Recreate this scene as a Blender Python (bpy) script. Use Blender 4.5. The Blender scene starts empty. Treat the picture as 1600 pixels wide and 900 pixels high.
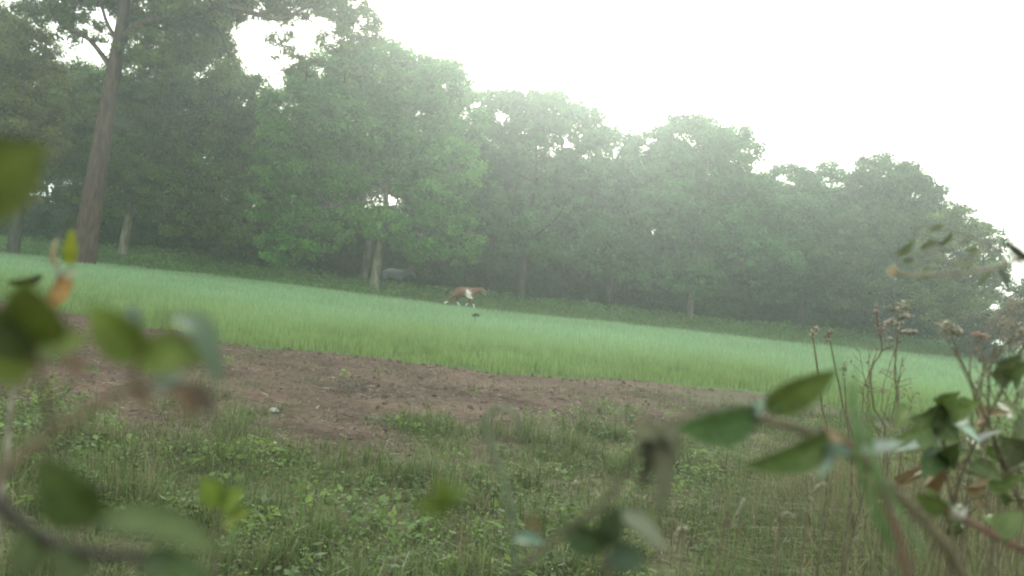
import bpy, math
import numpy as np
from mathutils import Vector, Matrix

sc = bpy.context.scene
R_ = math.radians

# ------------------------------------------------------------------ camera
F_PX = 1537.0                      # focal length in pixels of the 1600 px wide photograph
CAM = Vector((0.0, 0.0, 1.5))
ROLL, PITCH = R_(6.15), R_(0.15)
X0 = Vector((1, 0, 0))
FW = Vector((0, math.cos(PITCH), -math.sin(PITCH)))
Z0 = Vector((0, math.sin(PITCH), math.cos(PITCH)))
RT = math.cos(ROLL) * X0 + math.sin(ROLL) * Z0
UP = -math.sin(ROLL) * X0 + math.cos(ROLL) * Z0
cd = bpy.data.cameras.new('camera')
cam = bpy.data.objects.new('camera', cd)
sc.collection.objects.link(cam)
cam.matrix_world = Matrix(((RT.x, UP.x, -FW.x, CAM.x), (RT.y, UP.y, -FW.y, CAM.y), (RT.z, UP.z, -FW.z, CAM.z), (0, 0, 0, 1)))
cd.sensor_width = 36.0
cd.lens = 36.0 * F_PX / 1600.0
cd.clip_start, cd.clip_end = 0.02, 3000
cd.dof.use_dof = True
cd.dof.focus_distance = 6.5
cd.dof.aperture_fstop = 5.0
sc.camera = cam

# ------------------------------------------------------------------ light
SUN_EL, SUN_AZ = 20.0, 3.0        # degrees: height, and degrees right of the view direction
w = bpy.data.worlds.new('World')
sc.world = w
w.use_nodes = True
nt = w.node_tree
nt.nodes.clear()
out = nt.nodes.new('ShaderNodeOutputWorld')
bg = nt.nodes.new('ShaderNodeBackground')
sky = nt.nodes.new('ShaderNodeTexSky')
sky.sky_type = 'NISHITA'
sky.sun_disc = False
sky.sun_elevation = R_(SUN_EL)
sky.sun_rotation = R_(SUN_AZ)
sky.air_density, sky.dust_density, sky.ozone_density = 1.0, 4.0, 1.0
mixs = nt.nodes.new('ShaderNodeMix')
mixs.data_type = 'RGBA'
mixs.inputs['Factor'].default_value = 0.72
mixs.inputs[7].default_value = (12.0, 13.2, 12.2, 1)      # an even white overcast over the clear sky
nt.links.new(sky.outputs[0], mixs.inputs[6])
nt.links.new(mixs.outputs[2], bg.inputs['Color'])
bg.inputs['Strength'].default_value = 0.13
nt.links.new(bg.outputs[0], out.inputs['Surface'])

sd = bpy.data.lights.new('sun', 'SUN')
sd.energy = 1.5
sd.angle = R_(14)
sd.color = (1.0, 0.955, 0.88)
sun = bpy.data.objects.new('sun', sd)
sc.collection.objects.link(sun)
se, sa = R_(SUN_EL), R_(SUN_AZ)
sdir = Vector((math.sin(sa) * math.cos(se), math.cos(sa) * math.cos(se), math.sin(se)))
sun.rotation_euler = sdir.to_track_quat('Z', 'Y').to_euler()

sc.view_settings.view_transform = 'Standard'
sc.view_settings.look = 'None'
sc.view_settings.exposure = 0.64
sc.view_settings.gamma = 1.0
sc.render.engine = 'CYCLES'
cy = sc.cycles
cy.max_bounces = 4
cy.diffuse_bounces = 2
cy.glossy_bounces = 1
cy.transmission_bounces = 2
cy.transparent_max_bounces = 4
cy.volume_bounces = 1
cy.use_denoising = True
cy.pixel_filter_type = 'BLACKMAN_HARRIS'
cy.filter_width = 2.0
cy.caustics_reflective = cy.caustics_refractive = False

# ------------------------------------------------------------------ helpers
def at(px, py, Y):
    d = FW + RT * ((px - 800) / F_PX) - UP * ((py - 450) / F_PX)
    return CAM + d * (Y / d.y)

def on_plane(px, py, z=0.0):
    d = FW + RT * ((px - 800) / F_PX) - UP * ((py - 450) / F_PX)
    return CAM + d * ((z - CAM.z) / d.z)

def tag(o, label=None, cat=None, group=None, kind=None):
    if label: o['label'] = label
    if cat: o['category'] = cat
    if group: o['group'] = group
    if kind: o['kind'] = kind
    return o

def empty(name, loc, label, cat, group=None):
    o = bpy.data.objects.new(name, None)
    sc.collection.objects.link(o)
    o.location = loc
    o.empty_display_size = 0.1
    return tag(o, label, cat, group)

def mesh_np(name, V, F, mat, col=None, parent=None, smooth=False):
    """V (n,3); F an (m,k) index array or a list of such arrays; col (n,3) natural colour"""
    V = np.asarray(V, dtype=np.float32)
    if parent is not None:
        V = V - np.array(parent.location, dtype=np.float32)
    Fs = F if isinstance(F, list) else [F]
    Fs = [np.asarray(f, dtype=np.int32) for f in Fs if len(f)]
    me = bpy.data.meshes.new(name)
    me.vertices.add(len(V))
    me.vertices.foreach_set('co', V.ravel())
    loops = np.concatenate([f.ravel() for f in Fs])
    tot = np.concatenate([np.full(len(f), f.shape[1], dtype=np.int32) for f in Fs])
    start = np.concatenate([[0], np.cumsum(tot)[:-1]]).astype(np.int32)
    me.loops.add(len(loops))
    me.loops.foreach_set('vertex_index', loops)
    me.polygons.add(len(tot))
    me.polygons.foreach_set('loop_start', start)
    me.polygons.foreach_set('loop_total', tot)
    me.polygons.foreach_set('use_smooth', np.full(len(tot), smooth))
    if col is not None:
        a = me.color_attributes.new('tint', 'FLOAT_COLOR', 'POINT')
        c = np.ones((len(V), 4), dtype=np.float32)
        c[:, :3] = col
        a.data.foreach_set('color', c.ravel())
    me.update(calc_edges=True)
    me.validate()
    me.materials.append(mat)
    o = bpy.data.objects.new(name, me)
    sc.collection.objects.link(o)
    if parent is not None:
        o.parent = parent
    return o

# value noise in numpy
def _hash(ix, iy, seed):
    n = (ix.astype(np.int64) * 374761393 + iy.astype(np.int64) * 668265263 + seed * 1442695041) & 0x7fffffff
    n = ((n ^ (n >> 13)) * 1274126177) & 0x7fffffff
    n = n ^ (n >> 16)
    return (n & 0xffff) / 65535.0

def vnoise(x, y, seed=0):
    ix, iy = np.floor(x), np.floor(y)
    fx, fy = x - ix, y - iy
    fx, fy = fx * fx * (3 - 2 * fx), fy * fy * (3 - 2 * fy)
    a, b = _hash(ix, iy, seed), _hash(ix + 1, iy, seed)
    c, d = _hash(ix, iy + 1, seed), _hash(ix + 1, iy + 1, seed)
    return (a * (1 - fx) + b * fx) * (1 - fy) + (c * (1 - fx) + d * fx) * fy

def fbm(x, y, seed=0, octv=4):
    s, amp, tot = 0, 1.0, 0
    for k in range(octv):
        s = s + amp * vnoise(x * 2 ** k + 17.3 * k, y * 2 ** k - 9.1 * k, seed + k)
        tot += amp
        amp *= 0.5
    return s / tot

def sstep(a, b, x):
    t = np.clip((x - a) / (b - a), 0, 1)
    return t * t * (3 - 2 * t)

# ------------------------------------------------------------------ materials
def mat_new(name):
    m = bpy.data.materials.new(name)
    m.use_nodes = True
    n = m.node_tree.nodes
    b = n['Principled BSDF']
    return m, m.node_tree, n, b

def leaf_material(name, trans=0.35, rough=0.55, noise=0.0, scale=40.0, fixed=None):
    m, t, n, b = mat_new(name)
    if fixed is None:
        a = n.new('ShaderNodeAttribute')
        a.attribute_name = 'tint'
        src = a.outputs['Color']
    else:
        rgb = n.new('ShaderNodeRGB')
        rgb.outputs[0].default_value = (*fixed, 1)
        src = rgb.outputs[0]
    if noise > 0:
        tc = n.new('ShaderNodeTexCoord')
        nz = n.new('ShaderNodeTexNoise')
        nz.inputs['Scale'].default_value = scale
        nz.inputs['Detail'].default_value = 5
        t.links.new(tc.outputs['Object'], nz.inputs['Vector'])
        mr = n.new('ShaderNodeMapRange')
        mr.inputs[1].default_value, mr.inputs[2].default_value = 0.3, 0.7
        mr.inputs[3].default_value, mr.inputs[4].default_value = 1 - noise, 1 + noise
        t.links.new(nz.outputs['Fac'], mr.inputs[0])
        mu = n.new('ShaderNodeVectorMath')
        mu.operation = 'SCALE'
        t.links.new(src, mu.inputs[0])
        t.links.new(mr.outputs[0], mu.inputs['Scale'])
        src = mu.outputs[0]
        bp = n.new('ShaderNodeBump')
        bp.inputs['Strength'].default_value = 0.35
        bp.inputs['Distance'].default_value = 0.002
        t.links.new(nz.outputs['Fac'], bp.inputs['Height'])
        t.links.new(bp.outputs[0], b.inputs['Normal'])
    t.links.new(src, b.inputs['Base Color'])
    b.inputs['Roughness'].default_value = rough
    b.inputs['Specular IOR Level'].default_value = 0.3
    tr = n.new('ShaderNodeBsdfTranslucent')
    t.links.new(src, tr.inputs['Color'])
    mx = n.new('ShaderNodeMixShader')
    mx.inputs[0].default_value = trans
    t.links.new(b.outputs[0], mx.inputs[1])
    t.links.new(tr.outputs[0], mx.inputs[2])
    t.links.new(mx.outputs[0], n['Material Output'].inputs['Surface'])
    return m

def bark_material(name, c1, c2, scale=6.0, stretch=0.25, bump=0.02):
    m, t, n, b = mat_new(name)
    tc = n.new('ShaderNodeTexCoord')
    mp = n.new('ShaderNodeMapping')
    mp.inputs['Scale'].default_value = (1, 1, stretch)
    nz = n.new('ShaderNodeTexNoise')
    nz.inputs['Scale'].default_value = scale
    nz.inputs['Detail'].default_value = 6
    cr = n.new('ShaderNodeValToRGB')
    cr.color_ramp.elements[0].position, cr.color_ramp.elements[1].position = 0.35, 0.68
    cr.color_ramp.elements[0].color, cr.color_ramp.elements[1].color = (*c1, 1), (*c2, 1)
    t.links.new(tc.outputs['Object'], mp.inputs[0])
    t.links.new(mp.outputs[0], nz.inputs['Vector'])
    t.links.new(nz.outputs['Fac'], cr.inputs[0])
    t.links.new(cr.outputs[0], b.inputs['Base Color'])
    bp = n.new('ShaderNodeBump')
    bp.inputs['Distance'].default_value = bump
    bp.inputs['Strength'].default_value = 0.8
    t.links.new(nz.outputs['Fac'], bp.inputs['Height'])
    t.links.new(bp.outputs[0], b.inputs['Normal'])
    b.inputs['Roughness'].default_value = 0.9
    b.inputs['Specular IOR Level'].default_value = 0.15
    return m

M_LEAF = leaf_material('tree_leaf', 0.45, 0.7)
M_BLADE = leaf_material('grass_blade', 0.4, 0.6)
M_NEAR = leaf_material('near_leaf', 0.45, 0.5, noise=0.18, scale=90)
M_WEED = leaf_material('weed_leaf', 0.35, 0.8)
M_DRY = leaf_material('dry_leaf', 0.2, 0.8, noise=0.25, scale=120)
M_BARK = bark_material('brown_bark', (0.040, 0.024, 0.019), (0.125, 0.076, 0.062), 7)
M_PALE = bark_material('pale_bark', (0.10, 0.09, 0.07), (0.30, 0.27, 0.21), 5)
M_DARKB = bark_material('dark_bark', (0.035, 0.032, 0.026), (0.09, 0.08, 0.065), 6)
M_STEM = bark_material('stem', (0.075, 0.065, 0.04), (0.15, 0.12, 0.075), 60, 1, 0.001)
M_REDSTEM = bark_material('red_stem', (0.085, 0.045, 0.035), (0.18, 0.10, 0.078), 70, 1, 0.001)
M_GREYSTEM = bark_material('grey_stem', (0.14, 0.12, 0.09), (0.34, 0.30, 0.24), 60, 1, 0.001)
M_HAY = bark_material('hay_stem', (0.085, 0.08, 0.045), (0.19, 0.165, 0.10), 60, 1, 0.001)
M_STRAW = leaf_material('straw', 0.15, 0.8)

# ------------------------------------------------------------------ the lay of the land
_cf = [on_plane(px, py) for px, py in ((-200, 440), (60, 486), (330, 538), (550, 560), (800, 586), (1000, 598), (1150, 610), (1300, 640), (1700, 720))]
CF_X, CF_Y = [p.x for p in _cf], [p.y for p in _cf]
_sn = [on_plane(px, py) for px, py in ((-300, 620), (0, 632), (200, 640), (380, 668), (520, 694), (700, 684), (850, 668), (1000, 668), (1250, 664), (1700, 690))]
SN_X, SN_Y = [p.x for p in _sn], [p.y for p in _sn]

def crop_front(x):
    return np.interp(x, CF_X, CF_Y) + 1.1 * (fbm(x * 0.8, x * 0 + 3.0, 5, 4) - 0.5)

def soil_near(x):
    return np.interp(x, SN_X, SN_Y)

def crop_back(x):                  # far edge of the crop
    return np.interp(x, [-25, -19, -13, -6.5, -1.8, 6.5, 13, 23, 40], [52, 52, 51, 46.5, 43, 45, 43.5, 48, 50])

def soil_mask(x, y):
    cf, sn = crop_front(x), soil_near(x)
    n = fbm(x * 1.3, y * 0.7, 11, 4) - 0.5
    a = sstep(sn - 0.9, sn + 1.3, y + 4.6 * n)
    b = 1 - sstep(cf + 0.1, cf + 0.7, y)
    fade = 1 - 0.72 * sstep(1.0, 4.8, x)          # grass creeps over the soil towards the right
    return a * b * np.clip(fade + 0.6 * n, 0, 1)

def ground_z(x, y):
    x, y = np.asarray(x, float), np.asarray(y, float)
    left = sstep(-6, -16, x)
    z = 0.34 * sstep(50.5, 57.5, y) + (0.30 + 0.5 * left) * sstep(55, 66, y)
    z = z - 5.0 * sstep(80, 130, y)
    z = z + 0.10 * (fbm(x * 0.35, y * 0.35, 3, 2) - 0.5) * sstep(40, 8, y)
    m = soil_mask(x, y) * (y < 40)
    z = z + m * 0.10 * (fbm(x * 2.6, y * 2.6, 21, 4) - 0.5)
    z = z + m * 0.05 * (np.abs(fbm(x * 9, y * 7, 31, 2) - 0.5) * 2)
    return z

def gz(x, y):
    return float(ground_z(np.array([x]), np.array([y]))[0])

def spaced(a, fine_a, fine_b, b, step, grow=1.25):
    mid = np.arange(fine_a, fine_b + step, step)
    lo, s, p = [], step, fine_a
    while p > a:
        s *= grow; p -= s; lo.append(p)
    hi, s, p = [], step, mid[-1]
    while p < b:
        s *= grow; p += s; hi.append(p)
    return np.array(lo[::-1] + list(mid) + hi)

xs = spaced(-900, -9.5, 9.5, 900, 0.07, 1.08)
ys = spaced(-200, 5.0, 18.5, 1500, 0.06, 1.04)
GX, GY = np.meshgrid(xs, ys)
GZ = ground_z(GX, GY)
nx, ny = len(xs), len(ys)
idx = np.arange(nx * ny).reshape(ny, nx)
quads = np.stack([idx[:-1, :-1], idx[:-1, 1:], idx[1:, 1:], idx[1:, :-1]], -1).reshape(-1, 4)
sm = (soil_mask(GX, GY) * (GY < 40)).ravel()[:, None]
incrop = ((GY > crop_front(GX)) & (GY < crop_back(GX) + 0.3)).ravel()[:, None]
gn = fbm(GX * 1.7, GY * 1.7, 41, 4).ravel()[:, None]
gl = fbm(GX * 0.55, GY * 1.1, 47, 3).ravel()[:, None]
soilc = np.array([0.088, 0.058, 0.043]) * (0.2 + 0.9 * gn + 0.75 * gl)
grassc = (np.array([0.07, 0.09, 0.035]) * (1 - gl) + np.array([0.10, 0.075, 0.045]) * gl) * (0.6 + 0.8 * gn)
cropc = np.array([0.08, 0.13, 0.045])
base = np.where(incrop, cropc, grassc)
colr = base * (1 - sm) + soilc * sm
m, t, n, b = mat_new('ground')
a = n.new('ShaderNodeAttribute'); a.attribute_name = 'tint'
tc = n.new('ShaderNodeTexCoord')
nz = n.new('ShaderNodeTexNoise'); nz.inputs['Scale'].default_value = 14; nz.inputs['Detail'].default_value = 8; nz.inputs['Roughness'].default_value = 0.7
mr = n.new('ShaderNodeMapRange')
mr.inputs[1].default_value, mr.inputs[2].default_value, mr.inputs[3].default_value, mr.inputs[4].default_value = 0.3, 0.7, 0.55, 1.5
mu = n.new('ShaderNodeVectorMath'); mu.operation = 'SCALE'
t.links.new(tc.outputs['Object'], nz.inputs['Vector']); t.links.new(nz.outputs['Fac'], mr.inputs[0])
t.links.new(a.outputs['Color'], mu.inputs[0]); t.links.new(mr.outputs[0], mu.inputs['Scale'])
t.links.new(mu.outputs[0], b.inputs['Base Color'])
bp = n.new('ShaderNodeBump'); bp.inputs['Distance'].default_value = 0.03; bp.inputs['Strength'].default_value = 0.9
t.links.new(nz.outputs['Fac'], bp.inputs['Height']); t.links.new(bp.outputs[0], b.inputs['Normal'])
b.inputs['Roughness'].default_value = 0.95; b.inputs['Specular IOR Level'].default_value = 0.1
M_GROUND = m
g = mesh_np('ground', np.stack([GX.ravel(), GY.ravel(), GZ.ravel()], 1), quads, M_GROUND, colr, smooth=True)
tag(g, kind='structure')

# ------------------------------------------------------------------ blade and leaf scatter
def blades(rng, P, h, wid, lean=0.25, c0=(0.05, 0.08, 0.03), c1=(0.1, 0.16, 0.06), var=0.2, bias=(0, 0)):
    """P (n,3) roots, h (n,), wid (n,) -> V, F, C"""
    n = len(P)
    th = rng.uniform(0, 2 * np.pi, n)
    side = np.stack([np.cos(th), np.sin(th), np.zeros(n)], 1)
    ph = rng.uniform(0, 2 * np.pi, n)
    le = rng.uniform(0, 1, n) ** 1.5 * lean * 2
    ld = np.stack([np.cos(ph) * le + bias[0], np.sin(ph) * le + bias[1], np.zeros(n)], 1)
    up = np.array([0, 0, 1.0])
    hh = h[:, None]
    m_ = P + up * hh * 0.55 + ld * hh * 0.3
    tp = P + up * hh * (1.0 - 0.35 * le[:, None]) + ld * hh * 1.0
    ww = wid[:, None] / 2
    V = np.stack([P - side * ww, P + side * ww, m_ - side * ww * 0.8, m_ + side * ww * 0.8, tp], 1).reshape(-1, 3)
    o = (np.arange(n) * 5)[:, None]
    F = np.concatenate([o + np.array([[0, 1, 3]]), o + np.array([[0, 3, 2]]), o + np.array([[2, 3, 4]])])
    v = (1 + var * rng.normal(0, 1, n))[:, None]
    v = np.clip(v, 0.4, 1.8)
    c0, c1 = np.asarray(c0), np.asarray(c1)
    if c0.ndim == 1: c0 = np.broadcast_to(c0, (n, 3))
    if c1.ndim == 1: c1 = np.broadcast_to(c1, (n, 3))
    C = np.stack([c0 * v, c0 * v, (c0 + c1) / 2 * v, (c0 + c1) / 2 * v, c1 * v], 1).reshape(-1, 3)
    return V, F, C

def leafquads(rng, P, N, size, asp=0.6, col=None):
    n = len(P)
    N = N / (np.linalg.norm(N, axis=1, keepdims=True) + 1e-9)
    r = rng.normal(0, 1, (n, 3))
    T = np.cross(N, r); T /= (np.linalg.norm(T, axis=1, keepdims=True) + 1e-9)
    B = np.cross(N, T)
    a = size[:, None] / 2
    bb = a * asp
    V = np.stack([P - T * a, P + B * bb - N * a * 0.15, P + T * a, P - B * bb + N * a * 0.15], 1).reshape(-1, 3)
    F = np.arange(n * 4).reshape(-1, 4)
    C = np.repeat(col, 4, 0)
    return V, F, C

def join(parts):
    Vs, Fs, Cs, o = [], {}, [], 0
    for V, F, C in parts:
        Vs.append(V); Cs.append(C)
        Fs.setdefault(F.shape[1], []).append(F + o)
        o += len(V)
    return np.concatenate(Vs), [np.concatenate(f) for f in Fs.values()], np.concatenate(Cs)

rng = np.random.default_rng(7)

# the standing crop: one object, nobody could count it
parts = []
for y0, y1, dens, h0, h1, wd in ((13, 22, 620, .34, .50, .011), (22, 30, 260, .36, .50, .017), (30, 40, 130, .38, .5, .026), (40, 52.5, 80, .38, .46, .040)):
    hw = 0.62 * y1 + 1
    n = int((y1 - y0) * 2 * hw * dens)
    x, y = rng.uniform(-hw, hw, n), rng.uniform(y0, y1, n)
    e = (y - crop_front(x))
    keep = (e > 0) & (np.abs(x) < 0.62 * y + 1) & (y < crop_back(x) + 0.4 * (fbm(x * 0.7, x * 0, 9, 2)))
    patch = fbm(x * 0.5, y * 0.35, 77, 3)
    keep &= rng.uniform(0, 1, n) < np.clip(0.25 + e * 0.3, 0, 1) * (0.75 + 0.5 * patch)
    x, y, e, patch = x[keep], y[keep], e[keep], patch[keep]
    P = np.stack([x, y, ground_z(x, y)], 1)
    h = rng.uniform(h0, h1, len(x)) * np.clip(0.28 + e * 0.2 + 0.6 * (fbm(x * 2.2, y * 2.2, 123, 3) - 0.5), 0.15, 1) * (0.85 + 0.3 * patch)
    k = (rng.uniform(0, 1, len(x)) < 0.12)[:, None]
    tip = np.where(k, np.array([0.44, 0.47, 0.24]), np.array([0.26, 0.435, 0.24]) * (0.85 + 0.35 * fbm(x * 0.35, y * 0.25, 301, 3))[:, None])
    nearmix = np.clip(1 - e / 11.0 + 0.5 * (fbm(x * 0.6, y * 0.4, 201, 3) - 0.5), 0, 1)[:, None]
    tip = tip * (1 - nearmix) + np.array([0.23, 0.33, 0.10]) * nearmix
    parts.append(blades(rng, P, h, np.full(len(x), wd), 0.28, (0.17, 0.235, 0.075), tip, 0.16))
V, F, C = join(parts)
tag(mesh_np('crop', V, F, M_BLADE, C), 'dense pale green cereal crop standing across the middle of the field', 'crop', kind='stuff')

# thin grass and weeds in front of the soil
parts = []
n = 210000
y = 3.6 + (rng.uniform(0, 1, n) ** 0.8) * 12.5
x = rng.uniform(-1, 1, n) * (0.62 * y + 0.5)
s = soil_mask(x, y)
pt = fbm(x * 1.6, y * 1.6, 51, 4)
keep = (y < crop_front(x) + 0.4) & (rng.uniform(0, 1, n) < np.clip(1.0 - 0.97 * s, 0, 1) * np.clip((pt - 0.30) * 4.0, 0.18, 1))
x, y, pt, s = x[keep], y[keep], pt[keep], s[keep]
P = np.stack([x, y, ground_z(x, y)], 1)
tuft = fbm(x * 3.2, y * 3.2, 57, 3)
h = rng.uniform(0.03, 0.13, len(x)) * (0.25 + 1.0 * pt + 5.5 * np.clip(tuft - 0.54, 0, 1) * 2)
br = fbm(x * 0.8, y * 0.8, 58, 3)
hue = (rng.uniform(0, 1, len(x)) * 0.8 + 0.45 * np.clip(br - 0.5, 0, 1) * 2 + 0.12 * sstep(-0.5, -4, x) + 0.0)[:, None]
g1 = np.where(hue < 0.60, np.array([0.125, 0.205, 0.055]), np.where(hue < 0.78, np.array([0.23, 0.21, 0.11]), np.array([0.30, 0.26, 0.17])))
parts.append(blades(rng, P, h, rng.uniform(.004, .008, len(x)), 0.7, (0.07, 0.08, 0.035), g1, 0.22))
V, F, C = join(parts)
tag(mesh_np('short_grass', V, F, M_BLADE, C), 'short patchy grass with dry blades on the near ground', 'grass', kind='stuff')

# broad-leaved weeds in patches
parts = []
n = 13000
y = 3.8 + (rng.uniform(0, 1, n) ** 0.8) * 10
x = rng.uniform(-1, 1, n) * (0.62 * y + 0.5)
pt = fbm(x * 1.1 + 8, y * 1.1, 61, 4)
s = soil_mask(x, y)
keep = (rng.uniform(0, 1, n) < np.clip((pt - 0.43) * 5, 0.05, 0.85) * np.clip(1.02 - s * 0.98, 0, 1)) & (y < crop_front(x))
x, y, pt = x[keep], y[keep], pt[keep]
K = 13
cx, cyy = np.repeat(x, K), np.repeat(y, K)
kn = len(cx)
ang = rng.uniform(0, 2 * np.pi, kn); rad = rng.uniform(0.0, 0.10, kn) * np.repeat(0.6 + pt, K)
lx, ly = cx + np.cos(ang) * rad, cyy + np.sin(ang) * rad
lz = ground_z(lx, ly) + rng.uniform(0.01, 0.11, kn) * np.repeat(0.5 + pt, K)
N = np.stack([np.cos(ang) * 0.5, np.sin(ang) * 0.5, np.ones(kn)], 1) + rng.normal(0, 0.35, (kn, 3))
bigw = np.repeat(np.where(rng.uniform(0, 1, len(x)) < 0.14, 2.3, rng.uniform(0.7, 1.2, len(x))), K)
tc_ = np.repeat(rng.uniform(0.6, 1.4, (len(x), 1)), K, 0) * rng.uniform(0.8, 1.2, (kn, 1))
kind = np.repeat(rng.uniform(0, 1, (len(x), 1)), K, 0)
cc = np.where(kind < 0.55, np.array([0.125, 0.185, 0.055]), np.where(kind < 0.85, np.array([0.14, 0.19, 0.09]), np.array([0.16, 0.22, 0.05]))) * tc_
parts.append(leafquads(rng, np.stack([lx, ly, lz], 1), N, rng.uniform(0.012, 0.038, kn) * bigw, 0.5, cc))
V, F, C = join(parts)
tag(mesh_np('low_weeds', V, F, M_WEED, C), 'low broad-leaved weeds growing in patches before the bare soil', 'weeds', kind='stuff')

# straw, stalks and pale bits lying on the soil
n = 30000
y = 4 + rng.uniform(0, 1, n) ** 0.8 * 13
x = rng.uniform(-1, 1, n) * (0.62 * y + 0.5)
keep = (y < crop_front(x) + 0.2) & (rng.uniform(0, 1, n) < np.clip(soil_mask(x, y) + 0.25, 0, 1) * np.clip(3.0 * (fbm(x * 1.4, y * 1.4, 91, 3) - 0.25), 0.1, 1))
x, y = x[keep], y[keep]
n = len(x)
th = rng.uniform(0, 6.28, n)
L = rng.uniform(0.01, 0.055, n)[:, None]
dirv = np.stack([np.cos(th), np.sin(th), rng.normal(0, 0.18, n)], 1)
P = np.stack([x, y, ground_z(x, y) + 0.008 + np.abs(rng.normal(0, 0.008, n))], 1)
wv = np.stack([-np.sin(th), np.cos(th), rng.normal(0.4, 0.4, n)], 1) * rng.uniform(0.0015, 0.006, n)[:, None]
V = np.stack([P - dirv * L - wv, P + dirv * L - wv, P + dirv * L * 0.8 + wv, P - dirv * L * 0.8 + wv], 1).reshape(-1, 3)
k = rng.uniform(0, 1, (n, 1))
C = np.where(k < 0.40, np.array([0.20, 0.155, 0.12]), np.where(k < 0.92, np.array([0.12, 0.085, 0.07]), np.array([0.30, 0.26, 0.20]))) * rng.uniform(0.7, 1.2, (n, 1))
tag(mesh_np('straw_litter', V, np.arange(n * 4).reshape(-1, 4), M_STRAW, np.repeat(C, 4, 0)), 'straw and broken stalks scattered over the bare brown soil', 'litter', kind='stuff')

# clods of earth
n = 5200
y = 6 + rng.uniform(0, 1, n) * 12
x = rng.uniform(-1, 1, n) * (0.62 * y)
edge = np.exp(-((y - crop_front(x) + 0.1) / 0.5) ** 2)
keep = rng.uniform(0, 1, n) < np.clip(soil_mask(x, y) * 0.55 + edge * (x < 6) * 0.6, 0, 1)
x, y, edge = x[keep], y[keep], edge[keep]
n = len(x)
oct_ = np.array([[1, 0, 0], [0, 1, 0], [-1, 0, 0], [0, -1, 0], [0, 0, 1], [0, 0, -0.6]], float)
of = np.array([[0, 1, 4], [1, 2, 4], [2, 3, 4], [3, 0, 4], [1, 0, 5], [2, 1, 5], [3, 2, 5], [0, 3, 5]])
sz = rng.uniform(0.008, 0.03, n) * (1 + 0.8 * edge)
V = (np.stack([x, y, ground_z(x, y)], 1)[:, None, :] + oct_[None] * rng.uniform(0.5, 1.5, (n, 6, 3)) * sz[:, None, None]).reshape(-1, 3)
F = (np.arange(n)[:, None, None] * 6 + of[None]).reshape(-1, 3)
C = np.repeat(np.array([0.12, 0.085, 0.07]) * rng.uniform(0.6, 1.3, (n, 1)), 6, 0)
tag(mesh_np('soil_clods', V, F, M_GROUND, C), 'small crumbly clods of brown earth on the bare strip', 'earth', kind='stuff')

# long grass on the near right
parts = []
n = 30000
y = 2.3 + rng.uniform(0, 1, n) ** 0.9 * 5.5
x = rng.uniform(0.3, 1, n) * (0.66 * y + 0.3)
edge = (x - 0.16 * y - 0.25)
keep = rng.uniform(0, 1, n) < np.clip(edge * 1.1, 0, 1)
x, y, edge = x[keep], y[keep], edge[keep]
P = np.stack([x, y, ground_z(x, y)], 1)
# height falls to the left and with distance
h = rng.uniform(0.45, 1.0, len(x)) * np.clip(0.25 + 0.55 * edge, 0.2, 0.88) 
hue = (rng.uniform(0, 1, len(x)) + 0.3 * sstep(1.3, 2.6, x))[:, None]
g1 = np.where(hue < 0.6, np.array([0.11, 0.165, 0.05]), np.where(hue < 0.85, np.array([0.16, 0.16, 0.07]), np.array([0.22, 0.175, 0.105])))
parts.append(blades(rng, P, h, rng.uniform(.0025, .0062, len(x)), 0.85, g1 * 0.8, g1, 0.3))
V, F, C = join(parts)
tag(mesh_np('long_grass', V, F, M_BLADE, C), 'long green and straw coloured grass in the near right corner', 'grass', kind='stuff')

# rough undergrowth on the bank beyond the crop
parts = []
n = 60000
x = rng.uniform(-46, 46, n)
y = rng.uniform(50.6, 66, n)
lft = sstep(-3, -9, x)
near = 57.5 - 6.3 * lft + 2.0 * (fbm(x * 0.3, x * 0 + 1, 15, 2) - 0.5)
keep = (y > near)
x, y = x[keep], y[keep]
P = np.stack([x, y, ground_z(x, y) + rng.uniform(0.02, 0.5, len(x)) * (0.4 + 1.0 * fbm(x * 0.5, y * 0.5, 71, 3))], 1)
N = rng.normal(0, 0.5, (len(x), 3)) + np.array([0, -0.3, 0.9])
cc = np.array([0.125, 0.24, 0.065]) * rng.uniform(0.6, 1.35, (len(x), 1)) * (0.6 + 0.8 * fbm(x * 0.8, y * 0.8, 73, 3))[:, None]
parts.append(leafquads(rng, P, N, rng.uniform(0.12, 0.26, len(x)), 0.5, cc))
n = 80000
x = rng.uniform(-36, 40, n); y = rng.uniform(42.5, 62, n)
kk = y > crop_back(x) + 0.2
x, y = x[kk], y[kk]; n = len(x)
P = np.stack([x, y, ground_z(x, y)], 1)
parts.append(blades(rng, P, rng.uniform(0.08, 0.26, n), np.full(n, 0.05), 0.5, (0.12, 0.19, 0.07), (0.16, 0.27, 0.085), 0.2))
V, F, C = join(parts)
tag(mesh_np('undergrowth', V, F, M_LEAF, C), 'green undergrowth and rough grass on the bank between crop and trees', 'undergrowth', kind='stuff')

# ------------------------------------------------------------------ tubes
def smooth_path(pts, rad, k=5):
    pts = [Vector(p) for p in pts]
    if len(pts) < 3: return pts, list(rad)
    op, orad = [], []
    for i in range(len(pts) - 1):
        p0, p1, p2, p3 = pts[max(i - 1, 0)], pts[i], pts[i + 1], pts[min(i + 2, len(pts) - 1)]
        for j in range(k):
            u = j / k
            op.append(0.5 * ((2 * p1) + (p2 - p0) * u + (2 * p0 - 5 * p1 + 4 * p2 - p3) * u * u + (3 * p1 - p0 - 3 * p2 + p3) * u ** 3))
            orad.append(rad[i] * (1 - u) + rad[i + 1] * u)
    op.append(pts[-1]); orad.append(rad[-1])
    return op, orad

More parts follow.
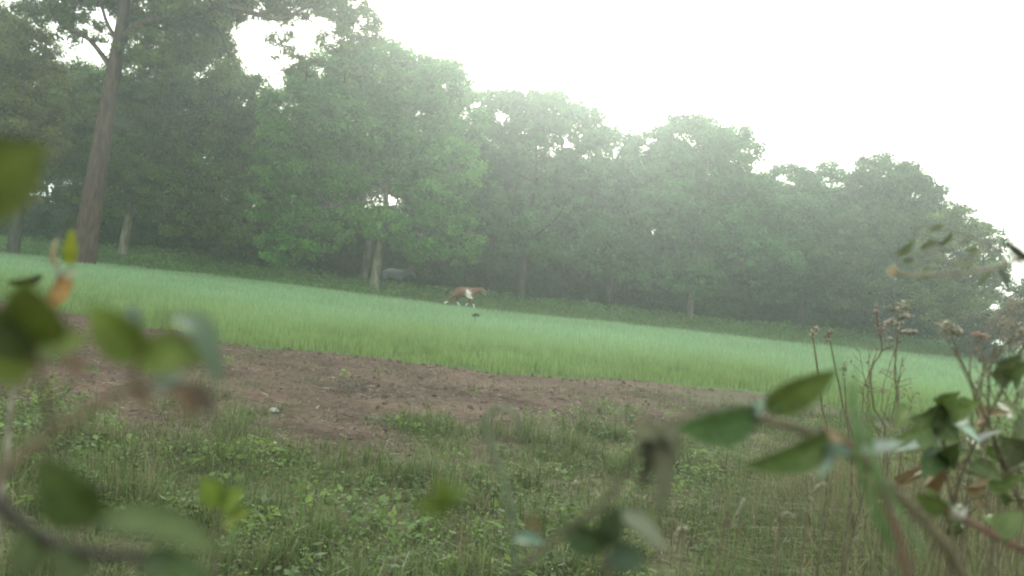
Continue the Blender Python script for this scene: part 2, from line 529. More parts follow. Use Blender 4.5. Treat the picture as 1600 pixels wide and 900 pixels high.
def tube(pts, rad, sides=8, k=5, rough=0.0, rng=None):
    pts, rad = smooth_path(pts, rad, k)
    V, F = [], []
    n = len(pts)
    ref = None
    for i, p in enumerate(pts):
        d = (pts[min(i + 1, n - 1)] - pts[max(i - 1, 0)]).normalized()
        if ref is None:
            ref = d.orthogonal().normalized()
        ref = (ref - d * ref.dot(d)).normalized()
        bi = d.cross(ref)
        for s in range(sides):
            a = 2 * math.pi * s / sides
            r = rad[i]
            if rough and rng is not None: r *= 1 + rough * rng.uniform(-1, 1)
            V.append(p + (ref * math.cos(a) + bi * math.sin(a)) * r)
    for i in range(n - 1):
        for s in range(sides):
            s2 = (s + 1) % sides
            F.append((i * sides + s, i * sides + s2, (i + 1) * sides + s2, (i + 1) * sides + s))
    V.append(pts[0]); V.append(pts[-1])
    # caps as degenerate-free quads would overlap, so use triangles kept apart
    T = []
    for s in range(sides):
        s2 = (s + 1) % sides
        T.append((len(V) - 2, s2, s))
        T.append((len(V) - 1, (n - 1) * sides + s, (n - 1) * sides + s2))
    return np.array([tuple(v) for v in V]), np.array(F), np.array(T)

def tubes(name, specs, mat, parent, sides=8, rough=0.0, rng=None, k=5):
    Vs, Q, T, o = [], [], [], 0
    for pts, rad in specs:
        V, f, t = tube(pts, rad, sides, k, rough, rng)
        Vs.append(V); Q.append(f + o); T.append(t + o); o += len(V)
    return mesh_np(name, np.concatenate(Vs), [np.concatenate(Q), np.concatenate(T)], mat, None, parent, smooth=True)

# ------------------------------------------------------------------ trees
def foliage(rng, lobes, size, col, fill=1.0, clump=0.30):
    """lobes: (centre, rx, ry, rz, density) -> leaf clumps through each lobe's volume"""
    Ps, Ns, Ss, Cs, cents = [], [], [], [], []
    for c, rx, ry, rz, dens in lobes:
        c = np.array(c)
        R = (rx * ry * rz) ** (1 / 3)
        nc = max(5, int(85 * dens * fill * (R / 1.6) ** 1.4))
        u = rng.normal(0, 1, (nc, 3)); u /= np.linalg.norm(u, axis=1, keepdims=True)
        rr = rng.uniform(0.35, 1.0, nc) ** 0.55
        cc = c + u * rr[:, None] * np.array([rx, ry, rz])
        cr = R * clump * 0.9 * rng.uniform(0.6, 1.35, nc)
        cr = np.clip(cr, 0.3, 0.95)
        tone = rng.uniform(0.6, 1.55, nc)
        yel = rng.uniform(0, 1, nc) ** 2
        for k in range(nc):
            nl = int(150 * (cr[k] / 0.6) ** 2 * (0.2 / size) ** 1.5)
            v = rng.normal(0, 1, (nl, 3)); v /= np.linalg.norm(v, axis=1, keepdims=True)
            q = rng.uniform(0, 1, nl) ** 0.45 * rng.uniform(0.75, 1.25, nl)
            p = cc[k] + v * q[:, None] * cr[k] * np.array([1.15, 1.15, 0.72])
            Ps.append(p)
            Ns.append(v * 0.5 + u[k] * 0.3 + np.array([0, 0, 0.7]) + rng.normal(0, 0.45, (nl, 3)))
            Ss.append(size * rng.uniform(0.6, 1.35, nl))
            c3 = np.array(col) * tone[k]
            c3 = c3 * (1 - 0.35 * yel[k]) + np.array([c3[0] * 1.5, c3[1] * 1.12, c3[2] * 0.8]) * 0.35 * yel[k]
            Cs.append(c3 * rng.uniform(0.8, 1.2, (nl, 1)))
        cents.append((c, cc))
    P = np.concatenate(Ps)
    V, F, C = leafquads(rng, P, np.concatenate(Ns), np.concatenate(Ss), 0.62, np.concatenate(Cs))
    return V, F, C, cents

SEED = [100]
def tree(label, D, base, lobes, tr, bark, col, size=0.2, name='broadleaf_tree', group='trees along the far side of the field', trunk_pts=None, fill=1.0, cat='tree', zroot=None, limbs=None, ydepth=0.8, clump=0.30):
    SEED[0] += 1
    rng = np.random.default_rng(SEED[0])
    b = at(base[0], base[1], D)
    gz0 = gz(b.x, D)
    b = Vector((b.x, D, gz0 - 0.05))
    root = empty(name, b, label, cat, group)
    L = []
    for e in lobes:
        px, py, rx, ry = e[:4]
        dens = e[4] if len(e) > 4 else 1.0
        dy = e[5] if len(e) > 5 else rng.uniform(-1, 1) * 1.6 * ydepth
        c = at(px, py, D + dy)
        s = D / F_PX
        L.append((c, rx * s * 1.1, max(rx, ry) * s * ydepth, ry * s * 1.1, dens))
    V, F, C, cents = foliage(rng, L, size, col, fill, clump)
    # skeleton
    allc = np.mean([np.array(l[0]) for l in L], 0)
    ztop = max(l[0].z + l[3] * 0.3 for l in L)
    specs = []
    if trunk_pts is None:
        h = ztop - b.z
        tp = Vector((allc[0], allc[1], ztop))
        q = [b, b.lerp(tp, 0.3) + Vector((rng.normal(0, .1), 0, 0)), b.lerp(tp, 0.6) + Vector((rng.normal(0, .35), 0, 0)), tp]
        q[1].x = b.x * 0.8 + q[1].x * 0.2
    else:
        q = [b] + [at(x, y, D) for x, y in trunk_pts]
    nq = len(q)
    rads = [tr * 1.35] + [tr * (1 - 0.80 * i / (nq - 1)) for i in range(1, nq)]
    q0 = q[0] + (q[1] - q[0]) * 0.12
    q2 = [q[0] - Vector((0, 0, 0.1)), q0] + q[1:]
    r2 = [tr * 1.55, tr * 1.08] + rads[1:]
    specs.append((q2, r2))
    for (c, cc), l in zip(cents, L):
        c = Vector(c)
        # leave the trunk below the lobe
        best = min(range(1, len(q)), key=lambda i: (q[i] - c).length + (6 if q[i].z > c.z - 1.5 else 0))
        s0 = q[best]
        rr = tr * (1 - 0.8 * best / (nq - 1)) * 0.5
        mid = s0.lerp(c, 0.5) + Vector((rng.normal(0, .3), rng.normal(0, .3), -0.12 * (c - s0).length))
        if limbs and len(limbs) > 4:
            rr = 0.05
            s0 = c - Vector((0, 0, 0.6)); mid = c - Vector((0, 0, 0.3))
        if c.z < b.z + 0.5 * (ztop - b.z) and nq > 3:
            rr = min(rr, 0.05); s0 = q[3]; mid = s0.lerp(c, 0.6) + Vector((0, 0, 0.25 * (s0.z - c.z)))
        specs.append(([s0, mid, c], [rr, rr * 0.65, rr * 0.35]))
        pick = rng.choice(len(cc), min(len(cc), 7), replace=False)
        for k in pick:
            e = Vector(cc[k])
            st = mid.lerp(c, rng.uniform(0.2, 1.0))
            m2 = st.lerp(e, 0.5) + Vector((rng.normal(0, .15), rng.normal(0, .15), rng.normal(0.1, .15)))
            specs.append(([st, m2, e], [max(rr * 0.35, 0.025), max(rr * 0.2, 0.018), 0.012]))
    if limbs:
        for pl, r0, r1 in limbs:
            pp = [at(x, y, D + dy) for x, y, dy in pl]
            specs.append((pp, list(np.linspace(r0, r1, len(pp)))))
    tubes('trunk', specs, bark, root, 8, 0.06, rng, 4)
    mesh_np('crown', V, F, M_LEAF, C, root)
    return root

G_ = (0.075, 0.130, 0.040)
# near left tree whose crown leaves the frame
tree('tall tree with a thick reddish brown trunk standing at the left crop edge', 48.5, (128, 420),
     [(85, 5, 60, 36, .9), (150, -40, 70, 50, 1, 2.2), (130, 50, 46, 26, .5, 1.6), (215, 70, 34, 24, .5, 1.8), (240, 5, 70, 44, 1.1, 2.4), (310, -5, 74, 48, 1.2), (290, 50, 60, 38, 1.0), (345, 85, 30, 40, .7), (235, 75, 50, 26, .6), (395, -5, 55, 34, 1.0),
      (455, 5, 50, 28, .9), (520, 0, 52, 36, 1.1), (562, 40, 34, 34, 1.1), (528, 65, 32, 26, .8), (110, 150, 34, 24, .4, 1.0), (245, 110, 30, 24, .5, 1.0), (440, 65, 26, 28, .35), (480, 108, 34, 24, .45), (540, 110, 24, 18, .4), (215, -140, 110, 80, 1), (330, -130, 100, 80, 1), (80, -100, 80, 70, .9), (470, -90, 90, 60, .8)],
     0.66, M_BARK, (0.105, 0.155, 0.034), 0.17, trunk_pts=[(137, 360), (148, 290), (163, 200), (180, 100), (195, 10), (210, -90), (225, -170)], group=None, clump=0.26, ydepth=0.9,
     limbs=[([(192, 60, 0), (225, 35, -.6), (290, 25, -1.2), (350, 8, -1.4), (400, 22, -1.4), (440, 30, -1.2), (480, 12, -1), (540, 8, -.6)], .22, .05),
            ([(440, 30, -1.2), (458, 12, -1), (470, -10, -1)], .07, .03), ([(430, 28, -1.2), (447, 60, -1), (440, 95, -1)], .04, .015), ([(470, 20, -1), (500, 45, -.8), (535, 70, -.6)], .05, .015),
            ([(176, 110, 0), (140, 62, .3), (105, 45, .5), (70, 10, .6)], .15, .04), ([(187, 70, 0), (165, 30, 0), (150, -30, 0)], .12, .05), ([(330, 12, -1.4), (345, 55, -1.2), (372, 110, -1)], .06, .015)])
tree('yellowish green tree filling the far left edge of the view', 52, (20, 395),
     [(-30, 60, 70, 55), (35, 75, 50, 48), (60, 135, 48, 48), (-10, 160, 70, 60), (55, 210, 46, 46), (-30, 250, 60, 50), (25, 290, 42, 30, .6), (-90, 180, 80, 100)],
     0.35, M_DARKB, (0.17, 0.185, 0.036), 0.18)
tree('broad dark green tree directly behind the thick reddish trunk', 58, (192, 392),
     [(230, 130, 62, 50), (310, 110, 65, 48), (360, 160, 50, 48), (270, 190, 65, 50), (120, 150, 55, 55), (130, 230, 60, 50), (210, 250, 60, 46), (330, 240, 60, 50, .8), (385, 215, 42, 50, .8), (160, 305, 50, 30, .5), (255, 300, 60, 34, .7), (345, 305, 50, 36, .9), (395, 165, 34, 44), (300, 345, 50, 26, .8), (380, 350, 44, 30, .9)],
     0.30, M_PALE, (0.105, 0.185, 0.034), 0.19, trunk_pts=[(200, 345), (215, 300), (250, 240), (270, 170)], limbs=[([(200, 345, 0), (185, 325, -.3), (165, 318, -.4)], .14, .07), ([(200, 345, 0), (212, 326, 0), (225, 305, 0)], .12, .05)])
tree('largest bright green tree with a pale bare trunk beside the grey horse', 56, (584, 452),
     [(600, 115, 80, 46), (520, 130, 62, 46), (675, 130, 60, 42), (470, 185, 58, 48), (560, 190, 70, 50), (650, 195, 70, 50), (715, 190, 44, 50), (455, 255, 56, 44), (540, 262, 62, 44), (625, 265, 60, 42), (700, 270, 52, 50), (440, 315, 48, 34, .8), (510, 325, 50, 30, .6), (590, 325, 40, 26, .4), (690, 335, 46, 36, .9), (480, 365, 50, 34, .9), (540, 350, 40, 30, .7), (660, 375, 44, 34, .8), (715, 375, 40, 36, .9), (440, 385, 40, 26, .8), (605, 350, 44, 24, .9, -1.5)],
     0.27, M_PALE, (0.095, 0.26, 0.040), 0.2, trunk_pts=[(591, 400), (598, 355), (604, 300), (610, 220), (610, 150)])
tree('leafy tree with gaps of sky right of the largest tree', 60, (815, 455),
     [(800, 180, 60, 38), (860, 175, 56, 34), (905, 200, 44, 34), (780, 230, 52, 36, .8), (850, 245, 54, 34, .5), (915, 255, 44, 34, .6), (790, 290, 46, 30, .7), (870, 305, 46, 30, .6), (800, 345, 60, 30, .9), (740, 310, 44, 40, .9), (850, 375, 50, 34, .9), (770, 385, 50, 30, .9)],
     0.24, M_DARKB, (0.060, 0.17, 0.042), 0.2)
tree('narrow lower tree in the dip of the treetop line', 61, (950, 475),
     [(965, 235, 40, 34), (1010, 235, 34, 30), (975, 290, 46, 38, .75), (930, 320, 44, 34, .8), (1010, 320, 40, 40, .8), (960, 360, 50, 30), (920, 395, 44, 30), (990, 405, 44, 30)],
     0.2, M_DARKB, (0.055, 0.17, 0.048), 0.2)
tree('round topped tree in the middle of the right hand tree row', 60, (1078, 490),
     [(1085, 220, 60, 38), (1140, 235, 46, 38), (1050, 260, 50, 40), (1110, 285, 54, 38, .7), (1160, 300, 44, 40, .75), (1050, 330, 56, 42), (1120, 355, 60, 42), (1060, 395, 60, 34), (1165, 385, 46, 34), (1100, 425, 50, 30), (1030, 430, 40, 26), (1088, 440, 40, 26, .9, -1.5)],
     0.2, M_PALE, (0.058, 0.175, 0.045), 0.2)
tree('lower flat topped tree between two rounder crowns on the right', 62, (1250, 500),
     [(1235, 295, 44, 36), (1290, 290, 44, 34), (1210, 340, 46, 38), (1270, 350, 50, 42), (1240, 400, 60, 40), (1310, 350, 40, 44), (1210, 440, 50, 30), (1290, 440, 50, 34)],
     0.2, M_DARKB, (0.060, 0.175, 0.050), 0.2)
tree('tall rounded dark tree near the right end of the row', 60, (1400, 515),
     [(1385, 282, 50, 38), (1430, 305, 44, 38), (1350, 310, 40, 38), (1370, 360, 56, 46), (1430, 370, 50, 46), (1330, 395, 50, 44), (1400, 430, 60, 40), (1470, 350, 40, 38), (1340, 450, 50, 34), (1420, 470, 54, 32)],
     0.24, M_DARKB, (0.080, 0.135, 0.048), 0.2)
tree('yellow green tree sloping down at the right end of the row', 55, (1500, 530),
     [(1490, 350, 40, 34), (1530, 385, 38, 36), (1470, 400, 44, 40), (1520, 440, 44, 40), (1555, 430, 24, 30, .7), (1470, 460, 46, 40), (1540, 490, 40, 30), (1500, 500, 50, 30)],
     0.2, M_DARKB, (0.140, 0.19, 0.052), 0.18)

# the back row, sparse and seen through the gaps
bk = [('left of the reddish trunk', 70, 370, 50, 8), ('behind the reddish trunk', 240, 385, 60, 0), ('between the reddish trunk and the largest tree', 400, 400, 62, 5), ('left of the pale bare trunk', 500, 410, 60, 0),
      ('right of the pale bare trunk', 690, 425, 60, 4), ('behind the brown and white horse', 800, 435, 60, 0), ('behind the dip of the treetops', 930, 450, 60, -4), ('behind the round topped tree', 1090, 465, 60, 0),
      ('behind the flat topped tree', 1230, 480, 60, 0), ('behind the tall rounded dark tree', 1370, 495, 60, 6)]
for wh, px, py, sp, dd in bk:
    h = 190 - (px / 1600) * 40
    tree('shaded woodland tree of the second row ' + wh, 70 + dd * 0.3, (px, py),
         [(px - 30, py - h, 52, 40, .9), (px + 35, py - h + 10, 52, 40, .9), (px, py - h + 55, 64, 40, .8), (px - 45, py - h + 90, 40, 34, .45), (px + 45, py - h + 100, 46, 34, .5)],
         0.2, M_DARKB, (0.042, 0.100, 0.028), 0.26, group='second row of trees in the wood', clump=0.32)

# dark shrubs closing the foot of the wood
sh = [('at the far left edge', 20, 372, 50), ('left of the reddish trunk', 92, 372, 44), ('left of the short pale leaning trunk', 170, 372, 40), ('right of the short pale leaning trunk', 250, 378, 46), ('under the broad dark green tree', 325, 388, 46),
      ('between the two big trees', 400, 398, 46), ('left of the pale bare trunk', 470, 405, 46), ('beside the pale bare trunk', 545, 412, 40), ('behind the grey horse', 625, 415, 44), ('left of the running horse', 690, 428, 40),
      ('above the running horse', 755, 432, 44), ('right of the running horse', 830, 438, 46), ('under the tree with sky gaps', 900, 448, 46), ('under the dip of the treetops', 975, 455, 46), ('left of the round topped tree trunk', 1045, 462, 44),
      ('right of the round topped tree trunk', 1125, 470, 50), ('left below the flat topped tree', 1205, 480, 50), ('right below the flat topped tree', 1280, 488, 50), ('below the tall rounded dark tree', 1355, 497, 50),
      ('left below the yellow green tree', 1430, 505, 46)]
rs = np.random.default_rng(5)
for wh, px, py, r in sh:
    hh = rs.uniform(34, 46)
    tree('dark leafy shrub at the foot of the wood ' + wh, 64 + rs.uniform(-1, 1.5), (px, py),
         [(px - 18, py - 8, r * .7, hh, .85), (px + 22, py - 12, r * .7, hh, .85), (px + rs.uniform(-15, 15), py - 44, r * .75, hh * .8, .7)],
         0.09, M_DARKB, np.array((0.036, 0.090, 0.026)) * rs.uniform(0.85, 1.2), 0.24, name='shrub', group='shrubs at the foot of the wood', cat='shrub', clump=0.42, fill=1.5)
for lab, D, px, py, r, col in (('rusty brown bush low at the right edge of the frame', 40, 1592, 498, 34, (0.17, 0.115, 0.06)), ('small green bush below the open sky at the right edge', 46, 1610, 462, 30, (0.09, 0.125, 0.06)), ('dark bramble mound left of the rusty brown bush', 44, 1530, 520, 34, (0.08, 0.085, 0.05))):
    tree(lab, D, (px, py + 45), [(px - 12, py + 8, r, r * .8), (px + 22, py + 12, r, r), (px + 4, py - 8, r * .8, r * .7)], 0.07, M_DARKB, col, 0.14, name='bush', group=None, cat='bush')

# small bright saplings / posts in front of the wood
def bare_trunk(label, px, py, D, h, r, lean):
    p = at(px, py, D)
    b = Vector((p.x, D, gz(p.x, D) - 0.05))
    o = empty('tree_trunk', b, label, 'tree trunk')
    tubes('trunk', [([b, b + Vector((lean * .3, 0, h * .3)), b + Vector((lean, 0, h))], [r * 1.25, r, r * .8])], M_PALE, o, 9, 0.07, np.random.default_rng(3))
bare_trunk('faint grey trunk just left of the pale bare trunk', 567, 445, 61, 4.5, .2, .15)

# ------------------------------------------------------------------ horses
def horse(name, label, loc, joints, coat, mane_c, tail_c, scale, tailpts, manepts):
    """joints: dict name -> (pos, radius, parent); x forward, z up"""
    root = empty(name, loc, label, 'horse')
    names = list(joints)
    vid = {k: i for i, k in enumerate(names)}
    me = bpy.data.meshes.new('body')
    me.from_pydata([joints[k][0] for k in names], [(vid[k], vid[joints[k][2]]) for k in names if joints[k][2]], [])
    o = bpy.data.objects.new('body_rig', me)
    sc.collection.objects.link(o)
    md = o.modifiers.new('skin', 'SKIN')
    md.use_smooth_shade = True
    for i, k in enumerate(names):
        r = joints[k][1]
        me.skin_vertices[0].data[i].radius = r if isinstance(r, tuple) else (r, r)
        me.skin_vertices[0].data[i].use_root = (i == 0)
    s = o.modifiers.new('sub', 'SUBSURF'); s.levels = 2; s.render_levels = 2
    dg = bpy.context.evaluated_depsgraph_get()
    em = bpy.data.meshes.new_from_object(o.evaluated_get(dg))
    bpy.data.objects.remove(o)
    n = len(em.vertices)
    co = np.empty(n * 3, dtype=np.float32); em.vertices.foreach_get('co', co); co = co.reshape(-1, 3)
    a = em.color_attributes.new('tint', 'FLOAT_COLOR', 'POINT')
    c = np.ones((n, 4), dtype=np.float32); c[:, :3] = coat(co)
    a.data.foreach_set('color', c.ravel())
    em.vertices.foreach_set('co', (co * scale).ravel())
    em.name = 'body'
    em.materials.clear(); em.materials.append(M_COAT)
    for p in em.polygons: p.use_smooth = True
    b = bpy.data.objects.new('body', em); sc.collection.objects.link(b); b.parent = root
    def hair(nm, pts, rad, col):
        V, f, t = tube([Vector(p) * scale for p in pts], [r * scale for r in rad], 8, 4)
        mesh_np(nm, V + np.array(loc), [f, t], M_COAT, np.broadcast_to(np.array(col), (len(V), 3)), root, smooth=True)
    hair('tail', tailpts[0], tailpts[1], tail_c)
    hair('mane', manepts[0], manepts[1], mane_c)
    return root

m, t, n, b = mat_new('coat')
a = n.new('ShaderNodeAttribute'); a.attribute_name = 'tint'
t.links.new(a.outputs['Color'], b.inputs['Base Color']); b.inputs['Roughness'].default_value = 0.6
M_COAT = m

def leg(J, pre, y, parent, pts, rad):
    prev = parent
    for i, ((x, z), r) in enumerate(zip(pts, rad)):
        k = pre + str(i)
        J[k] = ((x, y, z), r, prev)
        prev = k

# brown and white pony trotting to the right
J = {'barrel': ((0.45, 0, 0.92), (.29, .34), None), 'loin': ((0.18, 0, 0.96), (.26, .31), 'barrel'), 'croup': ((-0.05, 0, 0.95), (.24, .30), 'loin'),
     'dock': ((-0.22, 0, 0.96), (.09, .1), 'croup'),
     'chest': ((0.75, 0, 0.94), (.24, .32), 'barrel'), 'neck': ((0.98, 0, 1.05), (.15, .23), 'chest'), 'neck_b': ((1.20, 0, 1.15), (.11, .16), 'neck'), 'poll': ((1.38, 0, 1.20), (.09, .11), 'neck_b'),
     'face': ((1.52, 0, 1.08), (.075, .09), 'poll'), 'muzzle': ((1.66, 0, 0.94), (.05, .055), 'face'),
     'ear_a': ((1.36, .06, 1.34), .025, 'poll'), 'ear_b': ((1.36, -.06, 1.34), .025, 'poll')}
leg(J, 'ha', -.12, 'croup', [(-.10, .72), (-.38, .52), (-.52, .30), (-.68, .20)], [.15, .075, .05, .06])
leg(J, 'hb', .12, 'croup', [(0.12, .70), (-.02, .44), (.16, .22), (.20, .06)], [.11, .06, .045, .05])
leg(J, 'fa', -.11, 'chest', [(0.84, .66), (0.98, .42), (1.05, .20), (1.12, .06)], [.08, .05, .04, .05])
leg(J, 'fb', .11, 'chest', [(0.76, .66), (0.78, .42), (.60, .28), (.56, .16)], [.08, .05, .04, .05])
def pinto(co):
    x, y, z = co[:, 0], co[:, 1], co[:, 2]
    br = np.array([0.145, 0.054, 0.030])
    c = np.broadcast_to(br, (len(co), 3)).copy()
    wht = np.array([0.78, 0.74, 0.66])
    patch = (np.abs(x - 0.66 + (z - 0.9) * 0.5) < 0.14 - 0.25 * np.clip(z - 0.95, 0, 1)) & (z > 0.62) & (z < 1.12)
    c[patch] = wht
    c[z < 0.34] = wht
    c[z < 0.05] = (0.1, 0.08, 0.06)
    c[(x > 1.42) & (np.abs(y) < 0.03)] = wht
    return c
hp = at(722, 476, 52.0)
hz = gz(hp.x, 52.0)
horse('horse', 'brown and white horse trotting to the right along the crop edge', Vector((hp.x - 0.33, 52.0, hz - 0.04)), J, pinto, (0.06, 0.035, 0.025), (0.05, 0.04, 0.035), 0.92,
      ([(-0.26, 0, 1.0), (-.42, 0, 1.0), (-.56, 0, .86), (-.62, 0, .66)], [.03, .06, .07, .02]),
      ([(0.78, 0, 1.20), (1.0, 0, 1.24), (1.2, 0, 1.28), (1.36, 0, 1.31)], [.03, .045, .045, .03]))
# grey horse
J = {'barrel': ((0.45, 0, 0.98), (.27, .30), None), 'loin': ((0.15, 0, 1.04), (.24, .27), 'barrel'), 'croup': ((-0.1, 0, 1.03), (.23, .26), 'loin'), 'dock': ((-0.28, 0, 1.0), (.09, .1), 'croup'),
     'chest': ((0.78, 0, 1.0), (.22, .28), 'barrel'), 'neck': ((1.02, 0, 1.10), (.13, .2), 'chest'), 'neck_b': ((1.25, 0, 1.18), (.1, .15), 'neck'), 'poll': ((1.44, 0, 1.24), (.09, .12), 'neck_b'),
     'face': ((1.58, 0, 1.10), (.08, .1), 'poll'), 'muzzle': ((1.70, 0, 0.92), (.055, .06), 'face'), 'ear_a': ((1.42, .06, 1.39), .025, 'poll'), 'ear_b': ((1.42, -.06, 1.39), .025, 'poll')}
leg(J, 'ha', -.13, 'croup', [(-.08, .74), (-.24, .50), (-.20, .26), (-.16, .05)], [.12, .065, .05, .06])
leg(J, 'hb', .13, 'croup', [(0.02, .74), (-.12, .50), (-.06, .26), (-.02, .05)], [.12, .065, .05, .06])
leg(J, 'fa', -.12, 'chest', [(0.84, .70), (0.88, .44), (.88, .22), (.90, .05)], [.09, .055, .045, .055])
leg(J, 'fb', .12, 'chest', [(0.76, .70), (0.72, .44), (.70, .22), (.72, .05)], [.09, .055, .045, .055])
def grey(co):
    x, y, z = co[:, 0], co[:, 1], co[:, 2]
    nz_ = fbm(x * 7, z * 7 + y * 3, 5, 3)[:, None]
    c = np.array([0.125, 0.14, 0.155]) * (0.6 + 0.8 * nz_)
    c = np.where((z > 1.16 - 0.1 * nz_[:, 0])[:, None] & (x < 1.0)[:, None], c * 1.35, c)
    c = np.where((x > 0.95)[:, None], c * 0.7, c)
    c = np.where((z < 0.7)[:, None], c * 0.5, c)
    c = np.where(((x > 1.45) & (np.abs(y) < 0.04))[:, None], c * 2.0, c)
    return c
hp = at(612, 462, 58.5)
hz = gz(hp.x, 58.5)
horse('horse', 'grey horse standing in undergrowth behind the pale bare trunk', Vector((hp.x - 0.45, 58.5, hz - 0.0)), J, grey, (0.06, 0.06, 0.06), (0.1, 0.1, 0.1), 1.02,
      ([(-0.30, 0, 1.06), (-.40, 0, .95), (-.42, 0, .7), (-.40, 0, .45)], [.03, .06, .07, .02]),
      ([(0.80, 0, 1.26), (1.05, 0, 1.30), (1.25, 0, 1.34), (1.42, 0, 1.37)], [.03, .05, .05, .03]))

# ------------------------------------------------------------------ plants close to the camera
OLIVE, DARK, GLAUC, LIME, PALE_SHEEN = (0.155, 0.195, 0.048), (0.085, 0.11, 0.042), (0.10, 0.165, 0.11), (0.17, 0.22, 0.05), (0.26, 0.32, 0.26)  # the last, pale one paints a leaf's sheen into its colour
ORANGE, BROWN, STRAWC, MIDG, WILT = (0.33, 0.19, 0.075), (0.15, 0.10, 0.065), (0.42, 0.36, 0.25), (0.12, 0.155, 0.055), (0.085, 0.082, 0.048)

def ndir(v):
    v = np.asarray(v, float)
    return v / (np.linalg.norm(v) + 1e-12)

def near_leaf(parent, A, B, wpx, col, tilt=25, serr=0.06, fold=0.25, curl=0.12, shape=0.85, mat=None, seed=0, name='leaf', lobe=0.0, flip=1, label=None):
    """a leaf from its stalk end A to its tip B, each (px, py, depth); wpx is its seen width"""
    r = np.random.default_rng(seed + 900)
    a, b = np.array(at(*A)), np.array(at(*B))
    L = np.linalg.norm(b - a)
    dm = (A[2] + B[2]) / 2
    W = wpx * dm / F_PX / math.cos(math.radians(tilt))
    X = ndir(b - a)
    toc = ndir(np.array(CAM) - (a + b) / 2)
    Z = ndir(toc - X * np.dot(toc, X))
    Y = np.cross(Z, X)
    t_ = math.radians(tilt) * flip
    Z, Y = Z * math.cos(t_) + Y * math.sin(t_), Y * math.cos(t_) - Z * math.sin(t_)
    nl, nw = 34, 9
    T = np.linspace(0, 1, nl)
    prof = np.sin(np.pi * T ** shape) ** 0.8
    prof[0] = prof[-1] = 0.02
    saw = 1 + serr * (2 * ((T * 13) % 1) - 1) + lobe * np.sin(T * 17 + r.uniform(0, 6))
    S = np.linspace(-1, 1, nw)
    V, C = [], []
    bend = r.uniform(-0.08, 0.08)
    vein = np.abs(((T[:, None] * 9 - np.abs(S)[None, :] * 1.6) % 1) - 0.5)
    for i, tt in enumerate(T):
        for j, s in enumerate(S):
            hw = W / 2 * prof[i] * (saw[i] if abs(s) > 0.7 else 1)
            x = tt * L - 0.10 * L * abs(s) * (1 - tt) * prof[i]
            y = s * hw + bend * L * math.sin(math.pi * tt)
            z = -fold * (1 - abs(s)) * hw * 0.9 + curl * L * math.sin(math.pi * tt) + 0.025 * W * math.sin(tt * 40 + s * 3) * abs(s)
            V.append(a + X * x + Y * y + Z * z)
            k = 1.22 if abs(s) < 0.1 else (0.93 if vein[i, j] > 0.25 else 1.05)
            C.append(np.array(col) * k)
    V = np.array(V)
    n0 = len(V)
    th = 0.00018
    V = np.concatenate([V + Z * th, V - Z * th])
    idx = np.arange(nl * nw).reshape(nl, nw)
    q = np.stack([idx[:-1, :-1], idx[1:, :-1], idx[1:, 1:], idx[:-1, 1:]], -1).reshape(-1, 4)
    ring = np.concatenate([idx[:, 0], idx[-1, 1:], idx[::-1, -1][1:], idx[0, ::-1][1:-1]])
    rn = np.roll(ring, -1)
    side = np.stack([ring, rn, rn + n0, ring + n0], 1)
    F = np.concatenate([q, q[:, ::-1] + n0, side])
    C = np.concatenate([np.array(C), np.clip(np.array(C) * 1.25 + 0.015, 0, 0.9)])
    o = mesh_np(name, V, F, mat or M_NEAR, C, parent, smooth=True)
    if label: o['label'] = label
    return o

def pxpath(pts):
    return [at(*p) for p in pts]

def near_plant(name, label, cat, stems, leaves, mat=None, group=None, rooted=True, thorns=False, prefix='stem', ds=1.0, gain=1.3):
    """stems: (points (px,py,depth), r0 px, r1 px[, material]); the first point of the first stem runs on down to the ground"""
    stems = [([(x, y, d * ds) for x, y, d in st[0]],) + tuple(st[1:]) for st in stems]
    leaves = [((l[0][0], l[0][1], l[0][2] * ds), (l[1][0], l[1][1], l[1][2] * ds), l[2], np.clip(np.array(l[3]) * gain, 0, .7)) + tuple(l[4:]) for l in leaves]
    p0 = at(*stems[0][0][0])
    gp = Vector((p0.x, p0.y + 0.05, 0)); gp.z = gz(gp.x, gp.y)
    root = empty(name, gp, label, cat, group)
    for k, s in enumerate(stems):
        pts, r0, r1 = s[0], s[1], s[2]
        mt = s[3] if len(s) > 3 else (mat or M_STEM)
        P = pxpath(pts)
        n = len(P)
        rad = [(r0 + (r1 - r0) * i / (n - 1)) * pts[i][2] / F_PX for i in range(n)]
        if k == 0 and rooted:
            P = [gp - Vector((0, 0, .03)), gp.lerp(P[0], 0.5), P[0] - Vector((0, 0, .2)), P[0] - Vector((0, 0, .08)), P[0] - Vector((0, 0, .03))] + P
            rad = [rad[0] * 1.3, rad[0] * 1.15, rad[0], rad[0], rad[0]] + rad
        r = np.random.default_rng(k + len(label))
        specs = [(P, rad)]
        if thorns:
            sp, sr = smooth_path(P[2:] if k == 0 and rooted else P, rad[2:] if k == 0 and rooted else rad, 4)
            for i in range(2, len(sp) - 2, 2):
                d = (sp[i + 1] - sp[i]).normalized()
                q = d.orthogonal().normalized()
                q = Matrix.Rotation(r.uniform(0, 6.28), 3, d) @ q
                specs.append(([sp[i], sp[i] + q * sr[i] * 1.6, sp[i] + q * sr[i] * 2.6 - d * sr[i] * 0.6], [sr[i] * .55, sr[i] * .3, sr[i] * .05]))
        tubes(prefix, specs, mt, root, 8, 0.08, r, 5)
    for i, lf in enumerate(leaves):
        A, B, wpx, col = lf[:4]
        kw = lf[4] if len(lf) > 4 else {}
        near_leaf(root, A, B, wpx, col, seed=i * 7 + len(label), **kw)
    return root

